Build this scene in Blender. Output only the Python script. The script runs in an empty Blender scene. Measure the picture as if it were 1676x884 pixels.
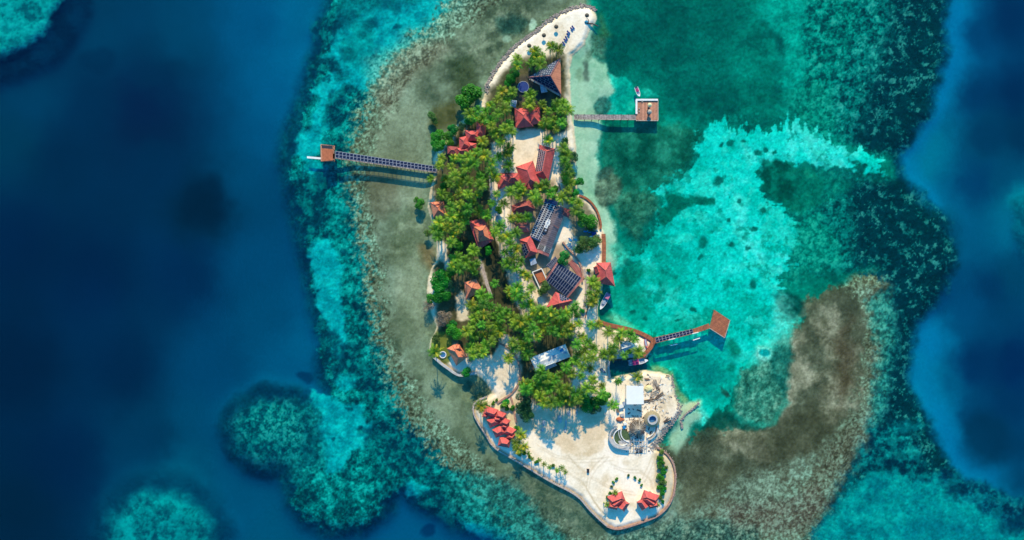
import bpy, bmesh, math, random
import numpy as np
from mathutils import Vector, Matrix
#MAPSTART
# ------------------------------------------------------------------ survey frame
S = 0.28            # metres per map unit on the water surface
CX, CY = 838.0, 442.0
H = 340.0           # drone height
def wxy(px, py, z=0.0):
    f = S*(H-z)/H
    return ((px-CX)*f, (CY-py)*f)

# ------------------------------------------------------------------ noise toolkit
_R = np.random.RandomState(7)
_T = _R.rand(256, 256).astype(np.float32)
def vnoise(x, y, seed=0):
    x = x + seed*37.7; y = y + seed*91.3
    xi = np.floor(x).astype(np.int32); yi = np.floor(y).astype(np.int32)
    fx = (x-xi).astype(np.float32); fy = (y-yi).astype(np.float32)
    fx = fx*fx*(3-2*fx); fy = fy*fy*(3-2*fy)
    a = _T[xi & 255, yi & 255]; b = _T[(xi+1) & 255, yi & 255]
    c = _T[xi & 255, (yi+1) & 255]; d = _T[(xi+1) & 255, (yi+1) & 255]
    return (a+(b-a)*fx)*(1-fy) + (c+(d-c)*fx)*fy
def fbm(x, y, scale, octv=4, seed=0, rough=.55):
    s = 0; a = 1.; t = 0; f = 1./scale
    for o in range(octv):
        # rotate every octave so that no lattice shows
        an = 0.6+o*1.1
        xr = x*math.cos(an)-y*math.sin(an); yr = x*math.sin(an)+y*math.cos(an)
        s = s + a*vnoise(xr*f, yr*f, seed+o*3.1); t += a; a *= rough; f *= 2.03
    return s/t
def con(v, k, m=.5):                    # contrast about the mean, in units of spread
    return np.clip((v-v.mean())/(v.std()+1e-6)*k*.16+.5+(.5-m), 0, 1)
def sst(a, b, v):
    t = np.clip((v-a)/(b-a), 0, 1); return t*t*(3-2*t)

# ------------------------------------------------------------------ outline distance
GX0, GY0, GX1, GY1, GS = -200, -200, 1880, 1090, 4
_gx = np.arange(GX0, GX1+1, GS, dtype=np.float32); _gy = np.arange(GY0, GY1+1, GS, dtype=np.float32)
_GX, _GY = np.meshgrid(_gx, _gy)
def sdf_grid(poly):
    d = np.full(_GX.shape, 1e9, np.float32); ins = np.zeros(_GX.shape, bool)
    n = len(poly)
    for i in range(n):
        x0, y0 = poly[i]; x1, y1 = poly[(i+1) % n]
        ex, ey = x1-x0, y1-y0
        t = np.clip(((_GX-x0)*ex+(_GY-y0)*ey)/(ex*ex+ey*ey+1e-9), 0, 1)
        d = np.minimum(d, (_GX-x0-t*ex)**2+(_GY-y0-t*ey)**2)
        if y0 != y1:
            c = ((y0 > _GY) != (y1 > _GY)) & (_GX < (x1-x0)*(_GY-y0)/(y1-y0)+x0)
            ins ^= c
    return np.where(ins, 1, -1)*np.sqrt(d)         # positive inside
def samp(g, x, y):
    u = np.clip((x-GX0)/GS, 0, g.shape[1]-1.001); v = np.clip((y-GY0)/GS, 0, g.shape[0]-1.001)
    i = u.astype(np.int32); j = v.astype(np.int32); fu = u-i; fv = v-j
    return (g[j, i]*(1-fu)+g[j, i+1]*fu)*(1-fv)+(g[j+1, i]*(1-fu)+g[j+1, i+1]*fu)*fv

def ramp(t, cols):
    n = len(cols)-1; cols = np.array(cols, np.float32)
    t = np.clip(t, 0, 1)*n; i = np.minimum(t.astype(np.int32), n-1); f = (t-i)[..., None]
    return cols[i]*(1-f)+cols[i+1]*f

class Map:
    def __init__(s, x, y):
        s.x = x; s.y = y; s.c = None
        s.d = np.full(x.shape, -9., np.float32)
        s.nc = {}
        s.dn = con(fbm(x, y, 5, 3, 201, .8), 3)
        s.wa = (fbm(x, y, 26, 4, 11)-.5)*2; s.wb = (fbm(x, y, 26, 4, 23)-.5)*2
        s.fa = (fbm(x, y, 8, 3, 31)-.5)*2; s.fb = (fbm(x, y, 8, 3, 43)-.5)*2
    def n(s, scale, octv=4, seed=0, rough=.55):
        k = (scale, octv, seed, rough)
        if k not in s.nc: s.nc[k] = fbm(s.x, s.y, scale, octv, seed, rough)
        return s.nc[k]
    def base(s, pts, p=3.2):
        num = 0; den = 0
        w0x = s.x+s.wa*14; w0y = s.y+s.wb*14
        for px, py, r, g, b in pts:
            w = 1./(((w0x-px)**2+(w0y-py)**2+300.)**(p/2))
            num = num + w[..., None]*np.array((r, g, b), np.float32); den = den+w
        s.c = (num/den[..., None]).astype(np.float32)
    def win(s, x0, y0, x1, y1, pad):
        ax = s.x[0]; ay = s.y[:, 0]
        i0, i1 = np.searchsorted(ax, (x0-pad, x1+pad)); j0, j1 = np.searchsorted(ay, (y0-pad, y1+pad))
        if x0 < -40: i0 = 0
        if x1 > 1716: i1 = len(ax)
        if y0 < -30: j0 = 0
        if y1 > 914: j1 = len(ay)
        return slice(max(j0, 0), j1), slice(max(i0, 0), i1)
    def mask(s, poly, soft=3, warp=8, fine=3, dx=None, dy=None, full=True, dit=0):
        g = sdf_grid(poly)
        xs = [p[0] for p in poly]; ys = [p[1] for p in poly]
        w = s.win(min(xs), min(ys), max(xs), max(ys), soft+warp+fine+(30 if dx is not None else 4))
        X = s.x[w]+s.wa[w]*warp+s.fa[w]*fine; Y = s.y[w]+s.wb[w]*warp+s.fb[w]*fine
        if dx is not None: X = X+dx[w]
        if dy is not None: Y = Y+dy[w]
        m = sst(-soft, soft, samp(g, X, Y))
        if dit: m = sst(.3, .7, m+(s.dn[w]-.5)*dit*(m > .02))
        if full:
            f = np.zeros(s.x.shape, np.float32); f[w] = m; return f
        return m, w
    def paint(s, m, t, cols, depth=None, op=1., w=None):
        if w is None: w = (slice(None), slice(None))
        if m.shape != t[w].shape: m = m[w]
        m = m*op
        c = ramp(t[w], cols)
        s.c[w] = s.c[w]*(1-m[..., None])+c*m[..., None]
        if depth is not None: s.d[w] = s.d[w]*(1-m)+depth*m
    def line(s, pts, wd, col, op, soft=1.2, wob=2.):
        xs = [p[0] for p in pts]; ys = [p[1] for p in pts]; w = s.win(min(xs), min(ys), max(xs), max(ys), wd+6)
        X = s.x[w]+s.wa[w]*wob; Y = s.y[w]+s.wb[w]*wob; d = np.full(X.shape, 1e9, np.float32)
        for (x0, y0), (x1, y1) in zip(pts[:-1], pts[1:]):
            ex, ey = x1-x0, y1-y0; t = np.clip(((X-x0)*ex+(Y-y0)*ey)/(ex*ex+ey*ey+1e-9), 0, 1); d = np.minimum(d, (X-x0-t*ex)**2+(Y-y0-t*ey)**2)
        m = (1-sst(wd/2-soft/2, wd/2+soft, np.sqrt(d)))*op
        s.c[w] = s.c[w]*(1-m[..., None])+np.array(col, np.float32)*m[..., None]
    def lay(s, poly, t, cols, depth=None, op=1., **k):
        m, w = s.mask(poly, full=False, **k); s.paint(m, t, cols, depth, op, w)
    def blob(s, cx, cy, rx, ry, t, cols, depth=None, op=1., soft=.25, warp=6, fine=2, rot=0):
        R = max(rx, ry)*(1+soft)+warp+fine+2
        w = s.win(cx-R, cy-R, cx+R, cy+R, 0)
        X = s.x[w]+s.wa[w]*warp+s.fa[w]*fine-cx; Y = s.y[w]+s.wb[w]*warp+s.fb[w]*fine-cy
        c, q = math.cos(rot), math.sin(rot)
        r = np.sqrt(((X*c+Y*q)/rx)**2+((Y*c-X*q)/ry)**2)
        s.paint(1-sst(1-soft, 1+soft, r), t, cols, depth, op, w)

LAND = [(953,9),(966,11),(974,19),(977,30),(975,38),(967,46),(962,60),(956,74),(946,84),(936,92),(933,110),(933,150),(936,185),(940,215),
 (943,240),(942,262),(942,290),(946,312),(956,322),(968,331),(979,348),(984,374),(989,382),(989,430),(990,450),(986,470),(980,490),
 (978,505),(978,524),(986,530),(1004,534),(1022,540),(1045,546),(1070,558),(1064,575),(1057,586),(998,590),(996,600),(999,618),(1022,613),(1055,606),
 (1080,609),(1099,614),(1102,631),(1105,646),(1112,664),(1114,672),(1110,684),(1101,695),(1090,703),(1078,720),(1074,733),(1084,736),
 (1096,747),(1105,765),(1106,789),(1102,814),(1092,832),(1076,846),(1049,856),(1021,865),(1007,867),(993,861),(978,848),(962,832),
 (950,816),(932,804),(905,791),(875,773),(852,759),(840,752),(807,733),(795,712),(782,692),(774,676),(774,663),(780,655),(796,649),
 (806,644),(800,632),(792,622),(780,614),(768,612),(751,614),(738,607),(723,597),(708,584),(703,572),(705,556),(712,545),(716,532),(708,520),
 (704,500),(699,480),(700,460),(706,440),(715,425),(715,405),(712,385),(706,360),(700,340),(703,320),(706,305),(710,290),(712,275),
 (708,262),(713,250),(722,240),(735,225),(740,215),(750,203),(760,195),(772,188),(784,172),(792,158),(795,150),(794,138),(802,128),(812,112),
 (825,95),(840,78),(860,62),(880,48),(895,35),(915,22),(935,13)]

def build_map(x, y):
    M = Map(x, y); n = M.n
    # open water
    M.base([(170,60,0,58,98),(300,50,0,66,108),(420,40,0,80,130),(500,20,0,98,148),(488,90,0,98,150),(465,160,0,88,140),
     (440,230,0,80,130),(400,300,0,72,118),(250,120,0,50,88),(230,180,3,36,78),(240,205,3,38,80),(150,180,0,45,85),(50,160,0,58,98),(20,230,0,55,90),
     (100,260,0,42,80),(250,260,0,45,85),(335,330,0,36,66),(30,400,0,36,76),(150,450,0,38,80),(300,450,0,45,90),(420,420,0,72,120),
     (450,520,0,75,122),(500,560,0,92,142),(30,600,0,35,72),(200,600,0,40,80),(350,600,0,65,110),(470,600,0,86,136),(100,750,0,38,78),
     (250,720,0,55,95),(330,700,0,72,115),(300,760,0,80,120),(400,820,0,80,125),(30,850,0,38,72),(370,860,0,80,125),(440,870,0,80,122),
     (700,850,0,88,138),(760,880,0,82,132),(660,860,0,88,140),
     (1562,30,0,112,166),(1560,90,0,110,165),(1542,150,0,118,168),(1500,225,0,120,158),(1510,262,0,114,154),(1540,340,0,98,145),(1575,400,0,84,130),
     (1600,60,0,62,112),(1650,30,0,46,94),(1600,150,0,52,98),(1660,150,0,43,88),(1620,230,0,60,98),(1670,220,0,50,90),(1640,290,0,70,112),
     (1672,330,0,118,150),(1655,380,0,100,142),(1600,300,0,60,108),(1620,470,0,54,100),(1660,450,0,66,106),(1580,500,0,72,122),
     (1520,560,0,112,168),(1503,590,0,118,160),(1505,640,0,112,154),(1535,680,0,105,155),(1600,600,0,50,100),(1660,600,0,42,92),(1556,720,0,100,150),
     (1600,680,0,58,102),(1650,660,0,50,95),(1565,750,0,100,152),(1640,790,0,84,132),(1672,790,0,66,110),(1672,730,0,56,98)])
    big = n(120, 4, 5); M.c *= (0.95+.06*con(big, 2))[..., None]*np.array([1, .98, .91], np.float32)
    # faint deep bommies
    def halo(cx, cy, rx, ry, col, op, rot=0, soft=.35): M.blob(cx, cy, rx, ry, n(20), [col, col], None, op, soft=soft, warp=8, rot=rot)
    halo(338,330,42,38,(0,34,62),.38); halo(240,150,50,55,(2,34,72),.3); halo(1612,722,42,48,(0,48,78),.8); halo(1618,225,30,26,(0,52,88),.5)
    halo(160,100,30,22,(0,34,66),.4); halo(500,617,12,11,(0,52,88),.9); halo(700,871,13,11,(0,52,92),.9); halo(1545,395,30,60,(0,62,90),.5)
    # channels of pale sand round the outer slope, east
    M.lay([(1556,0),(1580,0),(1578,60),(1570,110),(1556,160),(1540,200),(1515,235),(1500,262),(1510,290),(1540,330),(1530,345),(1478,292),(1466,258),(1490,225),(1525,175),(1545,110),(1550,50)],
          n(30), [(0,104,152),(0,120,166)], -7, .6, soft=14, warp=6)
    M.lay([(1520,512),(1545,540),(1532,600),(1540,650),(1560,700),(1590,745),(1640,775),(1630,792),(1580,780),(1545,740),(1510,680),(1488,640),(1482,600),(1495,548)],
          n(30), [(0,108,156),(0,126,172)], -7, .5, soft=16, warp=6)

    cor = con(n(12, 5, 61, .75), 2.8); corf = con(n(5, 3, 66, .8), 3.2); corb = con(n(26, 5, 71, .65), 2.8)
    fine = con(n(3, 2, 81, .9), 3.4); cloud = con(n(55, 6, 91, .62), 2.2); mid = con(n(16, 5, 95, .65), 2.4)
    spk = np.clip(con(n(3.2, 2, 85, .9), 3)*1.6-.8, 0, 1)          # sparse dark specks
    DK = (0,44,66); DK2 = (0,62,80)
    # north-west corner reef
    M.lay([(-90,-90),(150,-90),(150,0),(146,30),(128,70),(95,105),(40,125),(8,140),(-90,190)], corb, [(0,32,62),(0,44,76)], -6, .85, soft=11, warp=10)
    M.lay([(-90,-90),(108,-90),(104,0),(88,30),(70,58),(45,80),(10,95),(-90,110)], cor*.6+corb*.4, [(0,88,100),(0,120,124),(0,148,146),(8,165,162)], -3, .95, soft=6, warp=12, fine=5)
    # south-west bommie at the frame's edge
    M.blob(262,880,116,108, corb, [(0,50,78),(0,60,88)], -6, .9, soft=.18, warp=12)
    M.blob(262,884,86,76, cor*.6+corb*.4, [(0,72,92),(0,104,112),(0,132,136),(0,155,155)], -3, .92, soft=.26, warp=14, fine=4)

    # ------------------------------------------------ main reef platform
    reef = [(534,-90),(530,0),(518,40),(514,70),(500,100),(488,150),(470,195),(455,232),(450,262),(464,300),(468,340),(480,390),(490,440),(500,480),
      (505,520),(515,545),(525,560),(515,580),(515,618),(530,645),(525,665),(500,640),(470,632),(425,633),(390,650),(368,680),(364,715),(378,750),(400,772),(435,782),(458,786),(468,828),
      (495,862),(527,880),(560,886),(600,876),(630,856),(648,832),(656,812),(678,832),(713,851),(741,868),(768,875),(845,886),(860,980),
      (1800,980),(1800,860),(1676,830),(1640,812),(1590,792),(1560,770),(1545,740),(1530,710),(1515,680),(1500,660),(1490,640),(1485,610),(1490,570),
      (1500,540),(1520,510),(1545,475),(1556,440),(1562,400),(1550,370),(1525,340),(1500,310),(1478,290),(1470,255),(1490,230),(1515,190),
      (1530,150),(1540,110),(1548,70),(1545,40),(1549,0),(1550,-90)]
    M.lay(reef, cor*.6+corb*.4, [(0,46,74),(0,58,82),(0,78,94)], -6, soft=15, warp=5, fine=2)
    # west: turquoise reef front
    M.lay([(556,-90),(548,0),(532,30),(528,60),(522,90),(516,120),(508,160),(498,200),(486,240),(478,270),(488,300),(492,340),(504,390),(512,430),(512,470),(520,520),
       (526,560),(528,600),(545,650),(560,672),(555,690),(520,660),(500,690),(505,730),(520,760),(478,775),(480,820),(510,855),(560,868),(605,855),(630,820),(655,795),(700,828),(760,855),(850,878),(880,900),
       (930,900),(860,830),(780,760),(720,710),(680,660),(650,600),(625,540),(610,470),(600,400),(590,330),(580,270),(600,190),(640,120),(700,60),(760,0),(770,-90)],
       cor*.45+corf*.3+corb*.25, [(0,48,68),(0,68,80),(0,100,102),(0,134,130),(16,168,158)], -3, soft=16, warp=14, fine=7, dit=.35)
    # bright sand tongues in the west
    SANDW = [(0,142,152),(0,164,170),(6,184,184)]
    for pl in ([(540,60),(590,20),(650,0),(740,0),(700,40),(660,90),(640,130),(600,150),(570,140),(560,110),(530,100)],
               [(512,150),(545,110),(575,130),(560,155),(535,165),(545,190),(525,215),(508,200),(520,175)],
               [(485,225),(515,205),(530,225),(520,250),(500,262),(480,250)], [(495,255),(520,262),(540,285),(520,300),(505,285)],
               [(512,400),(535,390),(550,410),(560,450),(562,500),(568,540),(560,600),(545,585),(535,540),(515,495),(518,450),(508,425)],
               [(505,640),(535,650),(560,655),(592,665),(606,700),(600,735),(575,745),(560,770),(535,775),(522,745),(512,700)],
               [(660,790),(690,785),(705,800),(690,815),(665,812)], [(545,615),(575,610),(580,630),(555,640)],
               [(760,850),(790,855),(830,870),(850,890),(790,884),(770,868)]):
        M.lay(pl, mid, SANDW, -3, .85, soft=5, warp=10, fine=7)
    for (cx, cy, r) in ((560,165,9),(575,150,6),(548,178,12),(535,130,6),(528,290,14),(575,190,7),(545,720,5),(573,668,5),(590,700,5),(540,560,12),(536,240,6),(560,410,8),(615,90,7),(650,45,6),(590,60,10),(570,90,14),(607,40,12),(640,10,14)):
        M.blob(cx, cy, r, r*.8, cor, [(0,64,84),(0,92,100)], None, .8, soft=.5, warp=8, fine=5)
    M.lay([(545,60),(600,30),(660,10),(700,0),(690,-20),(560,-20),(550,20)], corb, [(0,96,110),(0,120,126)], None, .7, soft=10, warp=14)
    M.blob(590,75,26,40, cor, [(0,112,112),(0,138,136)], None, .6, soft=.5, warp=14)
    # dark coral patches on the west slope
    for pl in ([(515,40),(540,20),(556,40),(548,70),(525,80),(514,70)], [(505,100),(530,95),(560,110),(580,125),(560,130),(530,118),(505,130)],
               [(540,150),(575,145),(565,170),(555,200),(535,210),(530,190)],[(590,700),(640,690),(700,720),(720,760),(700,790),(660,780),(620,760),(600,740)],
               [(540,570),(580,560),(600,600),(620,650),(600,660),(570,620),(545,620),(530,600)],[(520,520),(545,540),(560,560),(540,566),(515,545)],[(490,290),(525,300),(540,340),(530,390),(500,400),(485,350)],
               [(680,800),(720,800),(760,840),(740,860),(700,840)]):
        M.lay(pl, cor, [(0,50,72),(0,68,84),(0,110,112)], -4, .7, soft=6, warp=12, fine=7)
    # western bommie
    M.blob(443,706,84,78, corb, [(0,46,74),(0,58,84)], -6, .95, soft=.1, warp=8)
    M.blob(446,706,64,52, cor*.5+corf*.5, [(0,62,82),(0,86,96),(0,126,122),(28,150,142)], -3.5, .85, soft=.35, warp=14, fine=6)
    M.blob(462,700,36,22, corf, [(0,96,100),(0,140,134),(40,160,150)], -3, .55, soft=.5, warp=12, fine=6)
    M.lay([(478,665),(512,650),(530,690),(530,760),(500,790),(462,784),(470,750),(500,730),(505,700)], cor*.6+corf*.4, [(0,66,82),(0,94,100),(10,140,136)], -3, .8, soft=9, warp=12, fine=7)
    # rubble crest, west and south
    M.lay([(700,-90),(740,0),(690,50),(640,100),(600,150),(578,190),(566,250),(562,290),(570,340),(580,390),(590,440),(600,500),(610,560),(628,620),(645,665),(675,700),(715,735),(780,790),(840,845),(880,884),(960,884),(900,830),(820,770),(740,700),(690,640),(660,560),(640,480),(628,400),(618,320),(624,250),(650,180),(700,120),(760,50),(800,-90)],
          corf*.5+fine*.25+cor*.25, [(8,82,86),(22,108,106),(62,134,122),(96,158,140)], -1.6, soft=26, warp=10, fine=10, dit=.5)
    crest = [(690,-90),(745,0),(690,60),(640,115),(610,160),(592,200),(578,250),(574,290),(580,340),(590,390),(600,440),(612,500),(622,560),(640,620),(655,660),(672,695),(702,732),(768,795),(826,855),(860,900),(905,980),
       (1420,980),(1330,884),(1360,830),(1400,760),(1430,690),(1440,600),(1452,520),(1448,450),(1400,440),(1330,450),(1280,500),(1250,560),(1230,600),(1220,660),(1170,700),(1100,720),(1000,700),(800,500),(800,200),(960,0),(960,-90)]
    M.lay(crest, fine*.42+corf*.2+mid*.38, [(52,64,54),(78,90,72),(96,116,94),(108,142,118),(136,176,150)], -1.0, soft=30, warp=10, fine=10, dit=.55)
    M.lay(crest, spk, [(40,52,50),(52,60,54)], None, .0)
    # inner olive flats
    flats = [(800,-90),(830,0),(740,50),(690,110),(650,150),(625,200),(606,260),(600,310),(608,370),(620,430),(630,500),(650,570),(668,620),(700,670),(760,730),(830,790),(900,840),(960,880),(1100,880),
       (1200,840),(1290,790),(1350,740),(1390,680),(1415,600),(1420,520),(1400,470),(1340,470),(1290,520),(1268,600),(1255,680),(1190,705),(1110,730),(1000,700),(800,500),(800,200),(980,0),(980,-90)]
    M.lay(flats, cloud*.45+mid*.3+con(n(30,4,121),2.4)*.25, [(64,86,70),(88,106,86),(108,130,108),(124,148,126),(144,168,146)], -.7, soft=22, warp=14, fine=8, dit=.4)
    M.lay([(800,10),(860,0),(880,30),(850,60),(800,105),(770,140),(745,160),(735,120),(760,80)], mid, [(48,70,56),(80,98,76),(108,124,100)], -.8, .8, soft=16, warp=14, fine=6)
    M.lay([(740,60),(800,20),(850,10),(830,50),(800,80),(760,110),(720,130),(700,110)], mid, [(86,104,84),(112,136,110),(136,156,130)], None, .55, soft=16, warp=12)
    M.lay([(812,30),(840,22),(865,35),(855,52),(830,62),(815,50)], mid, [(20,62,60),(40,82,72)], -1.2, .8, soft=7, warp=8)
    M.lay([(730,95),(775,90),(790,130),(790,150),(760,160),(740,140)], mid, [(34,56,40),(56,76,52)], None, .75, soft=10, warp=12)
    M.lay([(600,100),(660,60),(720,20),(760,-40),(820,-40),(740,40),(680,100),(640,140),(610,170)], fine*.6+corf*.4, [(44,110,100),(84,146,128),(130,180,158),(150,196,174)], None, .55, soft=14, warp=10)
    M.lay([(640,90),(720,60),(740,80),(690,120),(650,160),(625,190),(615,150)], mid*.5+fine*.5, [(92,92,76),(118,118,98),(138,142,120)], None, .55, soft=12, warp=10)
    M.lay([(625,180),(680,150),(700,200),(690,290),(690,340),(640,330),(612,290),(612,230)], cloud, [(122,134,108),(142,156,128)], None, .5, soft=18, warp=16)
    M.lay([(598,280),(650,290),(650,340),(620,360),(600,340)], mid, [(84,84,66),(104,106,84)], None, .6, soft=12, warp=12)
    M.lay([(640,350),(700,330),(712,400),(690,430),(640,420)], mid, [(78,96,70),(100,116,88),(126,144,114)], None, .6, soft=14, warp=12)
    M.lay([(650,420),(700,430),(700,520),(705,560),(660,560),(640,480)], cloud, [(120,138,108),(142,154,124)], None, .5, soft=16, warp=14)
    M.lay([(686,400),(714,400),(716,440),(706,446),(690,428)], mid, [(112,98,66),(136,118,84)], None, .7, soft=8, warp=6)
    M.lay([(738,610),(790,614),(796,640),(770,660),(740,650),(720,610)], mid, [(58,86,70),(86,112,88),(128,144,108)], -.7, .7, soft=8, warp=6)
    M.lay([(700,560),(780,660),(770,690),(820,750),(880,790),(900,820),(820,780),(740,700),(690,640),(660,570)], cloud, [(104,124,98),(126,144,116)], None, .5, soft=14, warp=10)
    M.lay([(850,765),(910,800),(950,830),(980,860),(1000,880),(900,880),(860,830),(820,780)], mid*.6+fine*.4, [(40,74,66),(72,96,80),(104,120,98)], None, .6, soft=14, warp=10, fine=6)
    M.lay([(800,780),(850,800),(890,850),(950,900),(820,900),(790,860),(740,830),(720,790),(740,770)], cor*.5+corf*.5, [(0,66,76),(10,90,92),(20,130,122),(40,160,150)], -2, .75, soft=12, warp=12, fine=8)
    # east bay: seagrass
    bay = [(965,-90),(962,10),(950,60),(920,120),(920,200),(925,260),(930,320),(960,380),(960,440),(955,520),(1000,560),(1040,570),(1040,600),(1080,620),(1080,650),(1075,700),(1085,745),(1130,730),(1200,700),(1250,690),(1270,640),(1300,560),
        (1330,500),(1400,450),(1470,440),(1540,380),(1470,300),(1460,250),(1510,180),(1535,90),(1530,-90)]
    gr = cloud*.5+mid*.3+n(70,4,140)*.2
    M.lay(bay, gr, [(0,72,72),(0,96,86),(0,120,104),(0,142,124)], -2.5, soft=10, warp=8)
    # brown turf on the eastern flats
    M.lay([(1075,735),(1100,725),(1150,700),(1200,700),(1250,695),(1275,640),(1290,570),(1300,520),(1340,480),(1400,465),(1415,520),(1412,600),(1400,670),(1370,700),(1330,750),(1260,780),(1180,820),(1110,850),(1108,790)],
          cloud*.5+mid*.3+corb*.2, [(50,62,54),(62,72,60),(82,92,76),(106,118,100)], -.8, .88, soft=22, warp=16, fine=10, dit=.3)
    for pl in ([(1330,520),(1365,510),(1375,540),(1385,560),(1380,620),(1360,600),(1340,560)], [(1350,620),(1380,600),(1400,560),(1410,620),(1390,680),(1350,690),(1350,650)],
               [(1290,600),(1330,590),(1350,620),(1310,640),(1295,680),(1280,700)], [(1180,700),(1240,700),(1265,740),(1255,760),(1200,740)], [(1280,560),(1310,540),(1320,560),(1300,590)]):
        M.lay(pl, cloud*.5+cor*.5, [(84,90,72),(128,132,110),(170,172,148)], None, .82, soft=11, warp=22, fine=10)
    M.lay([(1230,720),(1330,660),(1380,690),(1370,720),(1300,770),(1240,770)], mid, [(54,62,50),(70,76,60)], None, .7, soft=20, warp=16)
    M.lay([(1370,560),(1392,520),(1396,580),(1390,640),(1370,660),(1366,610)], mid, [(58,52,42),(74,66,52)], None, .55, soft=12, warp=16, fine=8)
    M.lay([(1130,770),(1200,760),(1240,790),(1160,820),(1110,850),(1110,800)], mid, [(76,84,66),(100,108,86)], None, .6, soft=14, warp=12)
    # pale-and-brown crest south-east
    M.lay([(1000,884),(1120,840),(1180,800),(1250,775),(1310,760),(1370,715),(1400,690),(1420,620),(1430,540),(1415,470),(1450,455),(1462,540),(1450,640),(1440,700),(1400,770),(1360,820),(1320,880),(1320,980),(1000,980)],
          cloud*.4+fine*.25+corf*.15+mid*.2, [(54,62,52),(86,90,76),(102,120,102),(116,150,130),(136,174,154)], -1.2, .8, soft=20, warp=14, fine=9)
    M.lay([(1200,780),(1260,780),(1290,800),(1270,830),(1220,840),(1190,810)], fine*.4+cor*.6, [(84,106,92),(112,142,122),(142,178,156)], None, .6, soft=10, warp=10, fine=8)
    M.lay([(1000,884),(1100,850),(1180,850),(1240,860),(1250,930),(1000,930)], fine*.5+cor*.5, [(20,62,64),(40,84,80),(70,118,104),(120,150,130)], None, .75, soft=12, warp=10, fine=8)
    M.lay([(1180,830),(1300,815),(1340,790),(1350,830),(1310,870),(1200,870)], fine*.6+cor*.4, [(62,52,52),(92,86,78),(118,138,120)], None, .5, soft=10, warp=10, fine=8)
    # dark coral rim east, with pale heads
    east = [(1440,-90),(1410,0),(1395,60),(1375,110),(1360,160),(1370,210),(1400,235),(1440,255),(1470,262),(1480,290),(1440,300),(1380,285),(1330,280),(1330,330),(1350,380),(1360,430),(1400,440),(1440,440),(1455,480),(1466,560),(1452,640),
        (1445,690),(1420,720),(1400,770),(1360,820),(1340,884),(1340,980),(1420,980),(1440,884),(1470,820),(1500,790),(1620,830),(1700,860),(1700,830),(1640,812),(1590,792),(1560,770),(1545,740),(1530,710),(1515,680),(1500,660),(1488,640),(1484,610),(1488,570),
        (1500,540),(1520,510),(1545,475),(1556,440),(1560,400),(1550,370),(1525,340),(1500,310),(1478,290),(1470,255),(1490,230),(1515,190),(1530,150),(1540,110),(1548,70),(1545,40),(1549,-90)]
    heads = sst(.5,1.05,con(n(9,4,151,.85),2.4))
    M.lay(east, np.clip(cor*.35+heads*.75-.05,0,1), [(0,44,58),(0,50,64),(0,66,76),(8,92,94),(44,132,126)], -4, .95, soft=14, warp=14, fine=6)
    mottle = np.clip(cor*.5+corf*.5, 0, 1)
    M.lay([(1240,-90),(1260,0),(1280,60),(1300,120),(1310,180),(1340,215),(1380,225),(1410,200),(1420,140),(1450,60),(1450,0),(1460,-90)], mottle, [(0,52,64),(0,84,86),(0,122,110),(0,156,138),(50,176,156)], -2.5, .7, soft=26, warp=14, fine=9)
    M.lay([(1300,300),(1340,285),(1380,300),(1400,380),(1400,440),(1350,440),(1300,440),(1290,380)], mottle, [(0,58,66),(0,96,92),(0,134,120),(20,164,146)], -2.2, .75, soft=16, warp=14, fine=9)
    M.lay([(1420,500),(1456,470),(1470,560),(1455,640),(1450,690),(1430,720),(1425,650),(1440,570)], mottle, [(0,62,72),(0,100,100),(20,140,128),(60,170,154)], -2.2, .7, soft=10, warp=12, fine=9)
    # top: seagrass with teal patches
    M.lay([(984,0),(1100,-60),(1220,-60),(1230,30),(1210,60),(1190,110),(1200,160),(1150,180),(1090,170),(1040,130),(990,110)], gr, [(0,78,74),(0,92,84),(0,108,96)], -3, .85, soft=26, warp=16)
    M.lay([(1225,-60),(1330,-60),(1310,60),(1320,130),(1300,190),(1290,170),(1270,120),(1260,60),(1240,20)], mid*.6+cor*.4, [(0,118,104),(0,146,128),(0,168,146)], -2, .8, soft=12, warp=14, fine=7)
    M.lay([(1200,60),(1245,50),(1285,80),(1280,120),(1250,118),(1215,105)], mid, [(0,92,84),(0,120,104)], None, .6, soft=12, warp=12)
    M.lay([(1205,70),(1230,52),(1262,50),(1282,66),(1284,95),(1276,92),(1268,70),(1245,60),(1222,70),(1208,84)], mid, [(0,66,68),(0,82,78)], None, .7, soft=5, warp=6)
    M.lay([(1285,150),(1330,120),(1360,150),(1370,200),(1330,215),(1300,200)], mottle, [(0,84,80),(0,128,108),(20,152,128)], None, .6, soft=14, warp=12)
    M.lay([(990,205),(1100,200),(1150,215),(1130,255),(1120,285),(1085,300),(1060,330),(1030,360),(1005,330),(985,290),(985,240)], mid*.5+cloud*.5, [(0,70,60),(8,86,72),(20,110,90),(40,136,112)], -1.6, .85, soft=7, warp=10, fine=5)
    M.lay([(1000,50),(1060,20),(1120,10),(1100,60),(1050,110),(1000,120)], mid, [(0,76,72),(0,88,80)], None, .6, soft=20, warp=16)
    # the bright sand lagoon
    finger = (fbm(M.y*1.0, M.x/8, 5, 3, 3)-.5)*46*sst(1180,1290,M.x)
    up = (fbm(M.x*1.0, M.y/6, 8, 3, 9)-.5)*52*(1-sst(205,275,M.y))
    sand_t = cloud*.55+mid*.25+.1*corf+.35*sst(1040,1250,M.x+M.wa*30)*sst(620,420,M.y)-.12
    SANDE = [(0,154,138),(0,178,160),(2,194,178),(16,208,192),(60,220,206)]
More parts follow.
